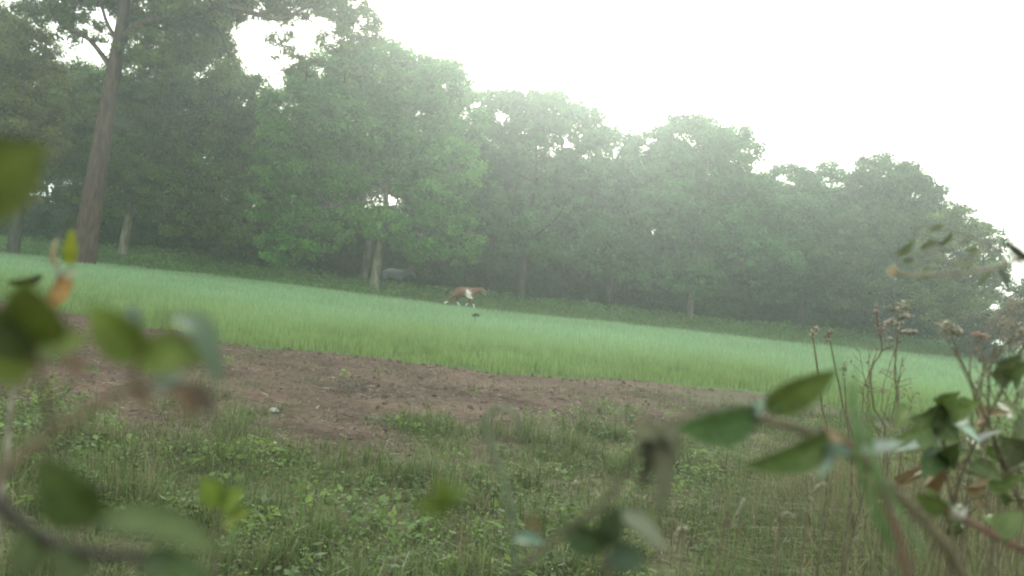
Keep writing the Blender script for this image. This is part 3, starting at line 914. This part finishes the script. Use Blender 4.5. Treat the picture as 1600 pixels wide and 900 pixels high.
# ---- left cluster
a_, b_ = 0.36, 0.42
near_plant('bramble_shoot', 'blurred bramble branch arching up from the lower left with wilted brown flowers at its end', 'bramble',
    [([(-140, 980, .40), (-40, 790, .40), (60, 690, .41), (150, 635, .42), (215, 603, .43), (290, 600, .43), (318, 640, .43)], 11, 5, bark_material('light_stem', (0.13, 0.10, 0.065), (0.2, 0.15, 0.1), 60, 1, 0.001)),
     ([(80, 675, .41), (72, 620, .41), (62, 580, .41), (50, 520, .40)], 6, 4), ([(205, 606, .43), (215, 570, .43), (222, 548, .43)], 6, 4)],
    [((222, 560, .43), (140, 478, .42), 70, OLIVE, dict(tilt=15)), ((216, 560, .43), (330, 562, .42), 66, OLIVE, dict(tilt=20)),
     ((216, 548, .43), (205, 476, .44), 34, (0.12, 0.15, 0.13), dict(tilt=50)),
     ((250, 500, .43), (342, 606, .41), 40, (0.10, 0.14, 0.085), dict(tilt=45, curl=0.3)),
     ((60, 548, .41), (140, 530, .40), 46, OLIVE, dict(tilt=30)), ((52, 575, .41), (-40, 560, .40), 62, (0.14, 0.165, 0.04), dict(tilt=15)),
     ((48, 540, .40), (38, 436, .38), 104, (0.115, 0.14, 0.033), dict(tilt=10, shape=.75)), ((40, 560, .40), (-30, 470, .38), 60, DARK, dict(tilt=20)),
     ((255, 604, .43), (300, 660, .43), 26, BROWN, dict(mat=M_DRY, curl=.4, label='wilted brown petal hanging from the branch')), ((230, 604, .43), (292, 590, .43), 22, (0.28, 0.33, 0.27), dict(tilt=40)),
     ((300, 600, .43), (332, 650, .43), 20, (0.07, 0.05, 0.04), dict(mat=M_DRY, curl=.4)), ((100, 560, .41), (128, 590, .41), 30, BROWN, dict(mat=M_DRY)), ((205, 600, .43), (238, 640, .43), 20, BROWN, dict(mat=M_DRY))], thorns=True, ds=.86)
near_plant('bramble_shoot', 'dark woody stem in the lower left corner carrying two broad dark leaves', 'bramble',
    [([(-90, 700, .42), (-10, 780, .42), (60, 836, .42), (130, 862, .42), (230, 870, .42)], 13, 8, M_DARKB), ([(110, 860, .42), (120, 835, .42), (140, 815, .42)], 5, 3)],
    [((140, 815, .42), (66, 715, .40), 88, (0.085, 0.115, 0.040), dict(tilt=12, shape=.8)), ((140, 818, .42), (350, 868, .41), 52, (0.095, 0.125, 0.045), dict(tilt=35)),
     ((230, 868, .42), (330, 900, .40), 50, (0.06, 0.09, 0.03), dict(tilt=20)), ((118, 860, .42), (90, 930, .4), 60, DARK), ((60, 840, .42), (20, 900, .4), 60, DARK)], ds=.86)
near_plant('bramble_shoot', 'olive leaf on a pale grey twig entering from the left edge', 'bramble',
    [([(-200, 360, .34), (-90, 345, .34), (-5, 330, .35), (32, 318, .36), (54, 320, .36)], 7, 4, M_GREYSTEM), ([(-60, 340, .345), (-50, 320, .34), (-40, 305, .34)], 4, 3)],
    [((-60, 330, .34), (72, 226, .34), 125, (0.11, 0.13, 0.028), dict(tilt=8, shape=.9, fold=.12))])
near_plant('young_shoot', 'yellowish young leaf and pale stalks before the foot of the reddish trunk', 'shoot',
    [([(20, 620, .75), (60, 500, .75), (88, 440, .75), (92, 405, .75)], 4, 2, M_GREYSTEM), ([(86, 445, .75), (100, 425, .75), (118, 412, .75)], 2.5, 1.5, M_GREYSTEM), ([(88, 420, .75), (78, 400, .75), (92, 370, .75)], 3, 1.5, M_GREYSTEM)],
    [((106, 412, .75), (112, 356, .74), 22, (0.26, 0.28, 0.05), dict(tilt=20)), ((108, 430, .75), (64, 492, .74), 26, ORANGE, dict(mat=M_DRY, tilt=35)), ((86, 400, .75), (92, 368, .74), 7, STRAWC, dict(mat=M_DRY)),
     ((84, 412, .75), (78, 392, .74), 9, STRAWC, dict(mat=M_DRY)), ((96, 436, .75), (128, 424, .74), 10, (0.3, 0.3, 0.2), dict(tilt=50)), ((66, 430, .75), (10, 440, .74), 14, (0.08, 0.10, 0.05), dict(tilt=50))])
near_plant('young_shoot', 'bright yellow green lobed leaf low at the left among the weeds', 'shoot',
    [([(330, 980, .62), (336, 860, .62), (342, 800, .62), (345, 786, .62)], 3, 2)],
    [((345, 790, .62), (316, 746, .61), 44, LIME, dict(tilt=10, serr=.03, lobe=.08)), ((343, 788, .62), (384, 766, .61), 38, LIME, dict(tilt=20, lobe=.08)), ((350, 815, .62), (392, 800, .61), 26, (0.19, 0.22, 0.05), dict(tilt=40))])
near_plant('young_shoot', 'very blurred yellow green seedling near the lower middle of the ground', 'shoot',
    [([(740, 1000, .34), (735, 880, .34), (715, 820, .34), (700, 790, .34)], 3, 2)],
    [((700, 795, .34), (690, 740, .33), 30, (0.17, 0.22, 0.05), dict(tilt=20)), ((700, 795, .34), (645, 775, .33), 22, (0.15, 0.2, 0.05), dict(tilt=40)), ((702, 790, .34), (736, 762, .33), 20, (0.14, 0.2, 0.05), dict(tilt=40))])

# ---- middle
near_plant('hooked_stem', 'thin green stem curled over at its top like a crook', 'stem',
    [([(806, 960, .62), (802, 830, .62), (790, 760, .62), (768, 700, .62), (757, 662, .62), (768, 643, .62), (790, 640, .62), (808, 652, .62), (812, 690, .62)], 4.6, 3.6)],
    [((802, 840, .62), (850, 850, .61), 20, GLAUC, dict(tilt=55))], mat=leaf_material('green_stem', 0.1, 0.6, 0.15, 80, (0.12, 0.15, 0.085)))
near_plant('bramble_shoot', 'brown arching bramble branch with long wilted leaves hanging from its bend', 'bramble',
    [([(700, 1010, .50), (800, 900, .50), (880, 832, .51), (950, 778, .52), (992, 712, .53), (1030, 672, .54), (1075, 648, .55), (1120, 640, .56)], 6.5, 4, bark_material('olive_stem', (0.05, 0.05, 0.028), (0.11, 0.10, 0.06), 60, 1, 0.001))],
    [((1020, 672, .54), (1026, 812, .52), 30, WILT, dict(mat=M_DRY, tilt=35, curl=.15, fold=.6)), ((1012, 680, .54), (996, 770, .53), 22, WILT, dict(mat=M_DRY, tilt=45, fold=.6)), ((1035, 670, .54), (1058, 712, .53), 26, WILT, dict(mat=M_DRY, tilt=30, curl=.3)),
     ((1022, 668, .54), (1042, 760, .53), 26, (0.11, 0.10, 0.065), dict(mat=M_DRY, tilt=50, fold=.7)), ((1010, 690, .54), (1000, 640, .54), 12, (0.22, 0.18, 0.12), dict(mat=M_DRY, tilt=30)), ((1000, 660, .54), (1030, 690, .53), 34, WILT, dict(mat=M_DRY, tilt=20))], ds=.92)
near_plant('bramble_shoot', 'low dark leaves with a pale pointed one at the bottom edge of the view', 'bramble',
    [([(960, 1010, .60), (955, 930, .60), (945, 870, .60), (955, 820, .60)], 4, 3)],
    [((950, 850, .60), (968, 792, .59), 44, (0.08, 0.105, 0.055), dict(tilt=15)), ((965, 800, .60), (1040, 862, .59), 30, (0.20, 0.21, 0.14), dict(tilt=40)), ((945, 860, .60), (880, 812, .59), 50, (0.085, 0.12, 0.06), dict(tilt=30)),
     ((840, 830, .60), (832, 800, .59), 20, (0.27, 0.23, 0.13), dict(tilt=25, mat=M_DRY)), ((950, 870, .6), (1010, 880, .59), 44, (0.06, 0.09, 0.05), dict(tilt=35))], ds=.85, gain=1.25)

# ---- right
near_plant('bramble_shoot', 'thick dark bramble cane bending down to the lower right with three long green leaves', 'bramble',
    [([(1530, 960, .60), (1475, 850, .60), (1420, 790, .61), (1370, 740, .62), (1310, 700, .62), (1240, 668, .62), (1170, 652, .62)], 9, 5.5, M_STEM)],
    [((1196, 640, .62), (1308, 578, .60), 50, (0.12, 0.155, 0.045), dict(tilt=20, flip=-1)), ((1186, 648, .62), (1058, 668, .61), 58, (0.10, 0.155, 0.065), dict(tilt=30)), ((1172, 648, .62), (1196, 626, .61), 22, PALE_SHEEN, dict(tilt=20)),
     ((1300, 678, .62), (1160, 728, .60), 46, (0.090, 0.130, 0.035), dict(tilt=20)), ((1200, 645, .62), (1262, 622, .61), 12, PALE_SHEEN, dict(tilt=40)), ((1290, 690, .62), (1330, 712, .61), 26, GLAUC, dict(tilt=50)), ((1300, 694, .62), (1275, 745, .61), 16, PALE_SHEEN, dict(tilt=60))], thorns=True)
near_plant('bramble_shoot', 'reddish bramble cane dropping from the dark cane to the bottom edge', 'bramble',
    [([(1430, 980, .58), (1412, 870, .58), (1392, 800, .585), (1372, 745, .59), (1345, 708, .60), (1318, 690, .61), (1285, 672, .61)], 5.5, 3.5, M_REDSTEM)],
    [((1345, 706, .60), (1412, 694, .60), 20, (0.26, 0.29, 0.25), dict(tilt=45)), ((1320, 690, .60), (1290, 668, .60), 14, (0.38, 0.28, 0.2), dict(tilt=30, mat=M_DRY))], thorns=True)
near_plant('bramble_shoot', 'thin red bramble cane running out to the lower right corner', 'bramble',
    [([(1760, 980, .80), (1660, 890, .80), (1580, 850, .80), (1520, 818, .81), (1480, 798, .82), (1440, 792, .83), (1412, 792, .84)], 6, 3, M_REDSTEM)],
    [((1500, 812, .81), (1492, 790, .80), 10, (0.62, 0.56, 0.5), dict(tilt=20, mat=M_DRY)), ((1502, 812, .81), (1512, 792, .80), 8, (0.62, 0.56, 0.5), dict(tilt=20, mat=M_DRY)), ((1500, 812, .81), (1496, 800, .80), 9, (0.5, 0.42, 0.38), dict(tilt=20, mat=M_DRY)), ((1480, 800, .82), (1430, 770, .82), 30, MIDG, dict(tilt=40)),
     ((1560, 842, .8), (1600, 800, .8), 40, MIDG, dict(tilt=30))], thorns=True)
near_plant('grass_plant', 'single broad green grass blade rising blurred on the right', 'grass blade',
    [([(1500, 1000, .5), (1470, 890, .5), (1440, 840, .5)], 2.5, 1.5, M_STEM)],
    [((1456, 876, .42), (1293, 488, .46), 8, (0.13, 0.20, 0.09), dict(tilt=20, serr=0, shape=.8, curl=.05, name='blade'))])
near_plant('grass_plant', 'pair of narrow upright grass blades just right of the broad one', 'grass blade',
    [([(1420, 1000, .55), (1412, 900, .55), (1400, 860, .55)], 2.2, 1.5, M_STEM)],
    [((1404, 870, .55), (1338, 560, .57), 9, (0.10, 0.17, 0.06), dict(tilt=30, serr=0, curl=.04, name='blade')), ((1404, 870, .55), (1362, 600, .56), 7, (0.12, 0.18, 0.06), dict(tilt=45, serr=0, curl=.06, name='blade'))])

d = 1.25
lv = []
r = np.random.default_rng(77)
for ax, ay, bx, by, wd, c in ((1480, 640, 1532, 628, 50, MIDG), (1478, 638, 1420, 655, 40, DARK), (1475, 640, 1500, 612, 40, MIDG), (1460, 665, 1392, 690, 60, (0.10, 0.135, 0.05)), (1462, 660, 1500, 690, 46, DARK), (1470, 700, 1440, 745, 56, (0.052, 0.080, 0.030)),
                              (1475, 720, 1500, 690, 40, DARK), (1520, 722, 1568, 752, 32, DARK), (1560, 600, 1596, 556, 40, (0.075, 0.09, 0.04)), (1600, 720, 1560, 680, 60, (0.085, 0.095, 0.05)), (1615, 650, 1575, 700, 60, (0.075, 0.09, 0.04)), (1420, 640, 1400, 672, 36, (0.13, 0.16, 0.06)),
                              (1500, 660, 1530, 690, 26, PALE_SHEEN), (1430, 690, 1398, 706, 20, (0.24, 0.27, 0.23)), (1470, 690, 1440, 700, 18, PALE_SHEEN), (1530, 690, 1565, 672, 14, (0.6, 0.6, 0.56)), (1440, 660, 1462, 650, 22, (0.22, 0.25, 0.1)), (1590, 600, 1625, 560, 40, DARK), (1545, 760, 1600, 740, 30, MIDG)):
    lv.append(((ax, ay, d), (bx, by, d - r.uniform(.02, .1)), wd, c, dict(tilt=r.uniform(5, 30), lobe=.1, serr=.12, shape=.7, curl=r.uniform(0, .25))))
for k in range(26):
    ax, ay = 1400 + r.uniform(0, 1) ** .7 * 210, 640 + r.uniform(-20, 190)
    an = r.uniform(0, 6.28); ll = r.uniform(22, 46)
    lv.append(((ax, ay, d * r.uniform(1, 1.25)), (ax + ll * math.cos(an), ay + ll * .7 * math.sin(an), d * r.uniform(1, 1.2)), ll * .6, [DARK, MIDG, (0.09, 0.11, 0.045), (0.16, 0.12, 0.07)][k % 4], dict(tilt=r.uniform(5, 50), lobe=.1, serr=.12, shape=.75, curl=r.uniform(0, .3))))
near_plant('bramble_bush', 'leafy dark bramble with thin crossing stems at the right edge', 'bramble',
    [([(1480, 960, d), (1490, 800, d), (1505, 735, d), (1540, 660, d), (1575, 590, d), (1600, 540, d), (1640, 480, d)], 3, 2), ([(1492, 800, d), (1475, 720, d), (1478, 650, d), (1470, 630, d)], 2.5, 1.5), ([(1505, 735, d), (1470, 690, d), (1430, 665, d)], 2, 1.5),
     ([(1505, 735, d), (1550, 745, d), (1600, 730, d)], 2.5, 2), ([(1640, 900, d), (1560, 700, d), (1525, 620, d), (1490, 545, d)], 2.6, 1.2), ([(1600, 800, d), (1552, 690, d), (1545, 600, d), (1560, 520, d)], 2.4, 1.4)], [(q[0], q[1], q[2] * .82) + tuple(q[3:]) for q in lv], thorns=True, gain=1.75)
near_plant('leafy_twig', 'brown twig reaching in from the upper right edge with a withered bud at its tip', 'twig',
    [([(1800, 520, .85), (1700, 430, .85), (1600, 406, .85), (1560, 418, .85), (1500, 427, .84), (1440, 430, .84), (1398, 427, .84)], 4, 2.2, M_GREYSTEM), ([(1520, 412, .85), (1480, 412, .85), (1458, 404, .85)], 2, 1.6, M_GREYSTEM)],
    [((1400, 428, .84), (1388, 420, .84), 12, (0.5, 0.38, 0.25), dict(mat=M_DRY)), ((1402, 426, .84), (1394, 412, .84), 5, (0.5, 0.42, 0.3), dict(mat=M_DRY)), ((1600, 402, .85), (1570, 374, .84), 15, (0.14, 0.15, 0.13), dict(tilt=30)), ((1630, 404, .85), (1596, 395, .84), 16, DARK, dict(tilt=40)),
     ((1520, 412, .85), (1486, 404, .84), 9, (0.3, 0.32, 0.25), dict(tilt=40)), ((1560, 418, .85), (1575, 455, .84), 12, (0.1, 0.11, 0.08), dict(tilt=40))])
tw = []
for k in range(13):
    px, py = 1410 + r.uniform(-8, 130), 345 + r.uniform(0, 80)
    tw.append(((px + 14, py + 6, 1.0), (px - r.uniform(6, 16), py + r.uniform(8, 30), 1.0), r.uniform(6, 10), (0.17, 0.19, 0.10), dict(tilt=r.uniform(10, 50))))
near_plant('leafy_twig', 'faint sprig with narrow pale leaves above the withered bud', 'twig',
    [([(1760, 600, 1.0), (1660, 480, 1.0), (1580, 400, 1.0), (1520, 370, 1.0), (1460, 356, 1.0), (1424, 362, 1.0)], 2, 1, M_GREYSTEM), ([(1520, 370, 1.0), (1480, 390, 1.0), (1430, 400, 1.0)], 1.3, .8, M_GREYSTEM), ([(1560, 390, 1.0), (1520, 400, 1.0), (1490, 425, 1.0)], 1.3, .8, M_GREYSTEM)], tw)

# ---- dried seed stalks, sharp against the field
def seed_stalk(label, D, stem, heads, col=(0.40, 0.36, 0.27), twigs=(), blob=3.4, n=34, group=None, name='dock_stalk', cat='seed stalk'):
    r = np.random.default_rng(len(label) * 3)
    n, blob = max(n, 28), blob * .9
    p0 = at(*stem[0], D)
    gp = Vector((p0.x, p0.y + 0.03, 0)); gp.z = gz(gp.x, gp.y)
    root = empty(name, gp, label, cat, group)
    s = D / F_PX
    P = [gp] + [at(x, y, D) for x, y in stem]
    specs = [(P, [2.0 * s] + list(np.linspace(1.9, 0.9, len(stem)) * s))]
    for tw_ in twigs:
        specs.append(([at(x, y, D) for x, y in tw_], list(np.linspace(1.1, .7, len(tw_)) * s)))
    Vs = []
    for (hx0, hy0), (hx1, hy1), wd in heads:
        for k in range(n):
            u = r.uniform(0, 1)
            cx_, cy_ = hx0 + (hx1 - hx0) * u, hy0 + (hy1 - hy0) * u
            q = at(cx_ + r.normal(0, wd / 2.4), cy_ + r.normal(0, wd / 3.5), D) + Vector((0, r.normal(0, wd / 2.4) * s, 0))
            Vs.append(np.array(q) + oct_ * r.uniform(0.5, 1.25) * blob * s * r.uniform(0.7, 1.3, (6, 3)))
            if k % 4 == 0:
                specs.append(([at(cx_, cy_ + 4, D), q], [.7 * s, .5 * s]))
    tubes('stem', specs, M_HAY, root, 6, 0.05, r, 3)
    nb = len(Vs)
    F = (np.arange(nb)[:, None, None] * 6 + of[None]).reshape(-1, 3)
    C = np.repeat(np.array(col) * r.uniform(0.6, 1.35, (nb, 1)), 6, 0)
    mesh_np('seed_head', np.concatenate(Vs), F, M_DRY, C, root, smooth=True)
    return root

seed_stalk('tallest dry seed stalk with a branching pale head against the dark trees', 2.3, [(1404, 760), (1403, 640), (1398, 580), (1402, 530), (1403, 490)], [((1392, 482), (1412, 478), 16), ((1400, 500), (1404, 515), 9), ((1408, 493), (1424, 494), 5), ((1410, 518), (1434, 519), 4)], twigs=[[(1402, 520), (1434, 519)], [(1402, 500), (1424, 494)]], n=16)
seed_stalk('dry reddish seed stalk just left of the tallest one', 2.2, [(1380, 760), (1366, 640), (1360, 580), (1378, 548), (1372, 510), (1370, 482)], [((1366, 500), (1384, 530), 14), ((1369, 478), (1371, 488), 3), ((1382, 505), (1396, 500), 4)], col=(0.36, 0.30, 0.25), n=22, twigs=[[(1378, 548), (1396, 540)]])
seed_stalk('small dry seed stalk with a narrow tip left of the broad grass blade', 2.6, [(1292, 760), (1285, 640), (1275, 560), (1270, 525), (1271, 508)], [((1266, 530), (1276, 512), 6)], n=16, blob=3)
seed_stalk('small pinkish seed stalk behind the broad grass blade', 2.6, [(1330, 760), (1318, 640), (1302, 560), (1295, 520)], [((1290, 532), (1300, 516), 7)], col=(0.38, 0.29, 0.24), n=18, blob=3)
seed_stalk('seed stalk with round pale fruits left of the bramble stems', 1.6, [(1590, 900), (1555, 690), (1520, 600), (1498, 555), (1485, 520)], [((1473, 504), (1486, 530), 10), ((1482, 508), (1496, 520), 8)], blob=5, n=9, twigs=[[(1498, 555), (1478, 530)]])
seed_stalk('red fruited seed stalk at the foot of the yellow green tree', 1.7, [(1560, 900), (1525, 640), (1515, 570), (1530, 530)], [((1522, 522), (1548, 530), 8)], col=(0.38, 0.26, 0.21), blob=3.6, n=13)
seed_stalk('dry seed stalks leaning right at the right frame edge', 1.5, [(1500, 900), (1520, 640), (1555, 560), (1590, 520), (1620, 500)], [((1570, 545), (1600, 515), 13)], col=(0.36, 0.29, 0.22), blob=3.6, n=22, twigs=[[(1525, 600), (1560, 545), (1600, 530)], [(1540, 590), (1580, 560), (1605, 552)]])
seed_stalk('short weathered stalk standing in the crop left of the reddish seed stalk', 3.2, [(1330, 800), (1322, 640), (1318, 570)], [((1316, 590), (1320, 566), 5)], n=12, blob=2.4)

def dead_weed(label, D, x0, y0, x1, y1, n, col, mat, seed):
    r = np.random.default_rng(seed)
    bx, by = (x0 + x1) / 2, y1 + 120
    p0 = at(bx, by, D)
    gp = Vector((p0.x, p0.y, 0)); gp.z = gz(gp.x, gp.y)
    root = empty('dead_weed', gp, label, 'weed')
    s = D / F_PX
    specs, Vs, P, N = [], [], [], []
    for k in range(n):
        tx, ty = r.uniform(x0, x1), r.uniform(y0, y0 + (y1 - y0) * .5)
        rx, ry = tx * .5 + bx * .5 + r.normal(0, 25), y1 + r.uniform(0, 60)
        dd = D * r.uniform(.93, 1.07)
        mx, my = (tx + rx) / 2 + r.normal(0, 14), (ty + ry) / 2
        a, m_, b_ = at(rx + r.normal(0, 30), ry, dd), at(mx, my, dd), at(tx, ty, dd)
        rr = r.uniform(.9, 1.7) * s
        specs.append(([gp, gp.lerp(a, .6) + Vector((r.normal(0, .06), r.normal(0, .05), 0)), a, m_, b_], [rr * .8, rr * .75, rr * .75, rr * .65, rr * .5]))
        for q in range(5):
            u = r.uniform(.2, 1)
            st = m_.lerp(b_, u)
            e = st + Vector((r.normal(0, 12), r.normal(0, 12), r.uniform(2, 20))) * s
            specs.append(([st, e], [rr * .45, rr * .3]))
            if q % 2 == 0:
                for w_ in range(3): Vs.append(np.array(e) + r.normal(0, 3, 3) * s + oct_ * r.uniform(1.3, 2.8) * s * r.uniform(.7, 1.3, (6, 3)))
            else:
                P.append(np.array(e)); N.append(r.normal(0, 1, 3))
    tubes('stem', specs, mat, root, 5, 0.05, r, 3)
    nb = len(Vs)
    F = (np.arange(nb)[:, None, None] * 6 + of[None]).reshape(-1, 3)
    mesh_np('seed_head', np.concatenate(Vs), F, M_DRY, np.repeat(np.array(col) * r.uniform(.6, 1.3, (nb, 1)), 6, 0), root, smooth=True)
    if n < 20: return root
    V, F, C = leafquads(r, np.array(P), np.array(N), r.uniform(8, 22, len(P)) * s, .4, np.tile([[0.12, 0.14, 0.06]], (len(P), 1)) * r.uniform(.6, 1.5, (len(P), 1)))
    mesh_np('leaf_cluster', V, F, M_WEED, C, root)
dead_weed('tangle of thin brown dead stems with tiny seeds at the right frame edge', 1.7, 1520, 500, 1640, 700, 16, (0.28, 0.20, 0.15), M_HAY, 3)
dead_weed('low reddish brown tangle of stems under the leafy dark bramble', 1.9, 1400, 640, 1620, 800, 24, (0.22, 0.14, 0.10), M_STEM, 4)
dead_weed('sparse thin dead stems between the broad blade and the leafy bramble', 2.4, 1330, 540, 1450, 720, 9, (0.30, 0.24, 0.18), M_HAY, 5)

# ---- pale bent grass heads low on the right
def bent_grass(label, D, pts, tip_r=4.5):
    p0 = at(*pts[0], D)
    gp = Vector((p0.x, p0.y + 0.03, 0)); gp.z = gz(gp.x, gp.y)
    root = empty('grass_stalk', gp, label, 'grass stalk', 'pale bent grass stalks')
    s = D / F_PX
    P = [gp] + [at(x, y, D) for x, y in pts]
    tubes('stem', [(P, [1.6 * s] * (len(P) - 1) + [1.0 * s])], M_HAY, root, 6, 0, None, 4)
    r = np.random.default_rng(len(label))
    sp, _ = smooth_path(P[-4:], [1] * 4, 14)
    Vs = []
    for q in sp:
        for k in range(4):
            qq = np.array(q) + r.normal(0, 1, 3) * tip_r * 0.25 * s
            Vs.append(qq + oct_ * np.array([.8, .8, 1.5]) * r.uniform(0.8, 1.5) * s)
    nb = len(Vs)
    F = (np.arange(nb)[:, None, None] * 6 + of[None]).reshape(-1, 3)
    C = np.repeat(np.array([0.48, 0.43, 0.32]) * r.uniform(0.7, 1.2, (nb, 1)), 6, 0)
    mesh_np('seed_head', np.concatenate(Vs), F, M_DRY, C, root, smooth=True)
bent_grass('pale grass head arching over left of the reddish cane', 1.5, [(1250, 900), (1262, 800), (1266, 780), (1276, 762), (1290, 756)])
bent_grass('long pale grass stalk slanting beside the reddish cane', 1.5, [(1318, 900), (1335, 845), (1352, 808), (1365, 790), (1378, 782)])
bent_grass('low curled grass head at the bottom right of the wilted leaves', 1.5, [(1060, 920), (1056, 860), (1056, 838), (1062, 826), (1074, 826)])
bent_grass('straight pale grass stalk between the wilted leaves and the arching one', 1.6, [(1120, 900), (1140, 830), (1150, 806), (1158, 790), (1162, 780)])
bent_grass('drooping grass head low in the middle right', 1.6, [(1212, 900), (1210, 830), (1216, 812), (1228, 802), (1240, 808)])

# ---- small pale leaf on the soil, dark weed head in the crop
p = on_plane(428, 640); p.z = gz(p.x, p.y) + 0.01
r = np.random.default_rng(4)
u = np.linspace(0, 2 * np.pi, 12, endpoint=False)
top = [(p.x + .045 * math.cos(a) * r.uniform(.8, 1.2), p.y + .05 * math.sin(a), p.z) for a in u]
V = [(p.x, p.y, p.z + .035)] + [(x * .6 + p.x * .4, y * .6 + p.y * .4, z + .03) for x, y, z in top] + top
F3 = [(0, 1 + i, 1 + (i + 1) % 12) for i in range(12)]
F4 = [(1 + i, 13 + i, 13 + (i + 1) % 12, 1 + (i + 1) % 12) for i in range(12)]
st = mesh_np('stone', V, [np.array(F3), np.array(F4)], M_STRAW, np.full((25, 3), 0.34), None, True)
tag(st, 'small pale stone lying alone on the bare brown soil', 'stone')
p = at(743, 492, 27.5)
x_, y_ = p.x, 27.5
root = empty('weed_tuft', Vector((x_, y_, gz(x_, y_))), 'small dark weed top poking from the crop below the running horse', 'weed')
q = Vector((x_, y_, gz(x_, y_)))
tubes('stem', [([q, q + Vector((0, 0, .55))], [.012, .008])], M_STEM, root, 5)
nn = 70
Pp = np.array(q) + np.array([0, 0, .56]) + r.normal(0, 1, (nn, 3)) * np.array([.05, .04, .02])
V, F, C = leafquads(r, Pp, r.normal(0, 1, (nn, 3)), r.uniform(.05, .09, nn), .5, np.tile([[0.06, 0.10, 0.06]], (nn, 1)))
mesh_np('leaf_cluster', V, F, M_LEAF, C, root)

# ------------------------------------------------------------------ haze volume, added partly to stand in for lens glare and bloom
hb = bpy.data.meshes.new('haze')
x0, x1, y0_, y1_, z0_, z1_ = -1000, 1000, -300, 1700, -8, 30
hb.from_pydata([(x0, y0_, z0_), (x1, y0_, z0_), (x1, y1_, z0_), (x0, y1_, z0_), (x0, y0_, z1_), (x1, y0_, z1_), (x1, y1_, z1_), (x0, y1_, z1_)], [],
               [(0, 3, 2, 1), (4, 5, 6, 7), (0, 1, 5, 4), (1, 2, 6, 5), (2, 3, 7, 6), (3, 0, 4, 7)])
hm = bpy.data.materials.new('haze')
hm.use_nodes = True
hn = hm.node_tree.nodes
hn.clear()
ho = hn.new('ShaderNodeOutputMaterial')
pv = hn.new('ShaderNodeVolumePrincipled')
pv.inputs['Color'].default_value = (0.86, 0.99, 0.955, 1)
pv.inputs['Density'].default_value = 0.0028
pv.inputs['Anisotropy'].default_value = 0.8
hm.node_tree.links.new(pv.outputs[0], ho.inputs['Volume'])
hb.materials.append(hm)
hz_o = bpy.data.objects.new('haze', hb)
sc.collection.objects.link(hz_o)
tag(hz_o, kind='stuff')
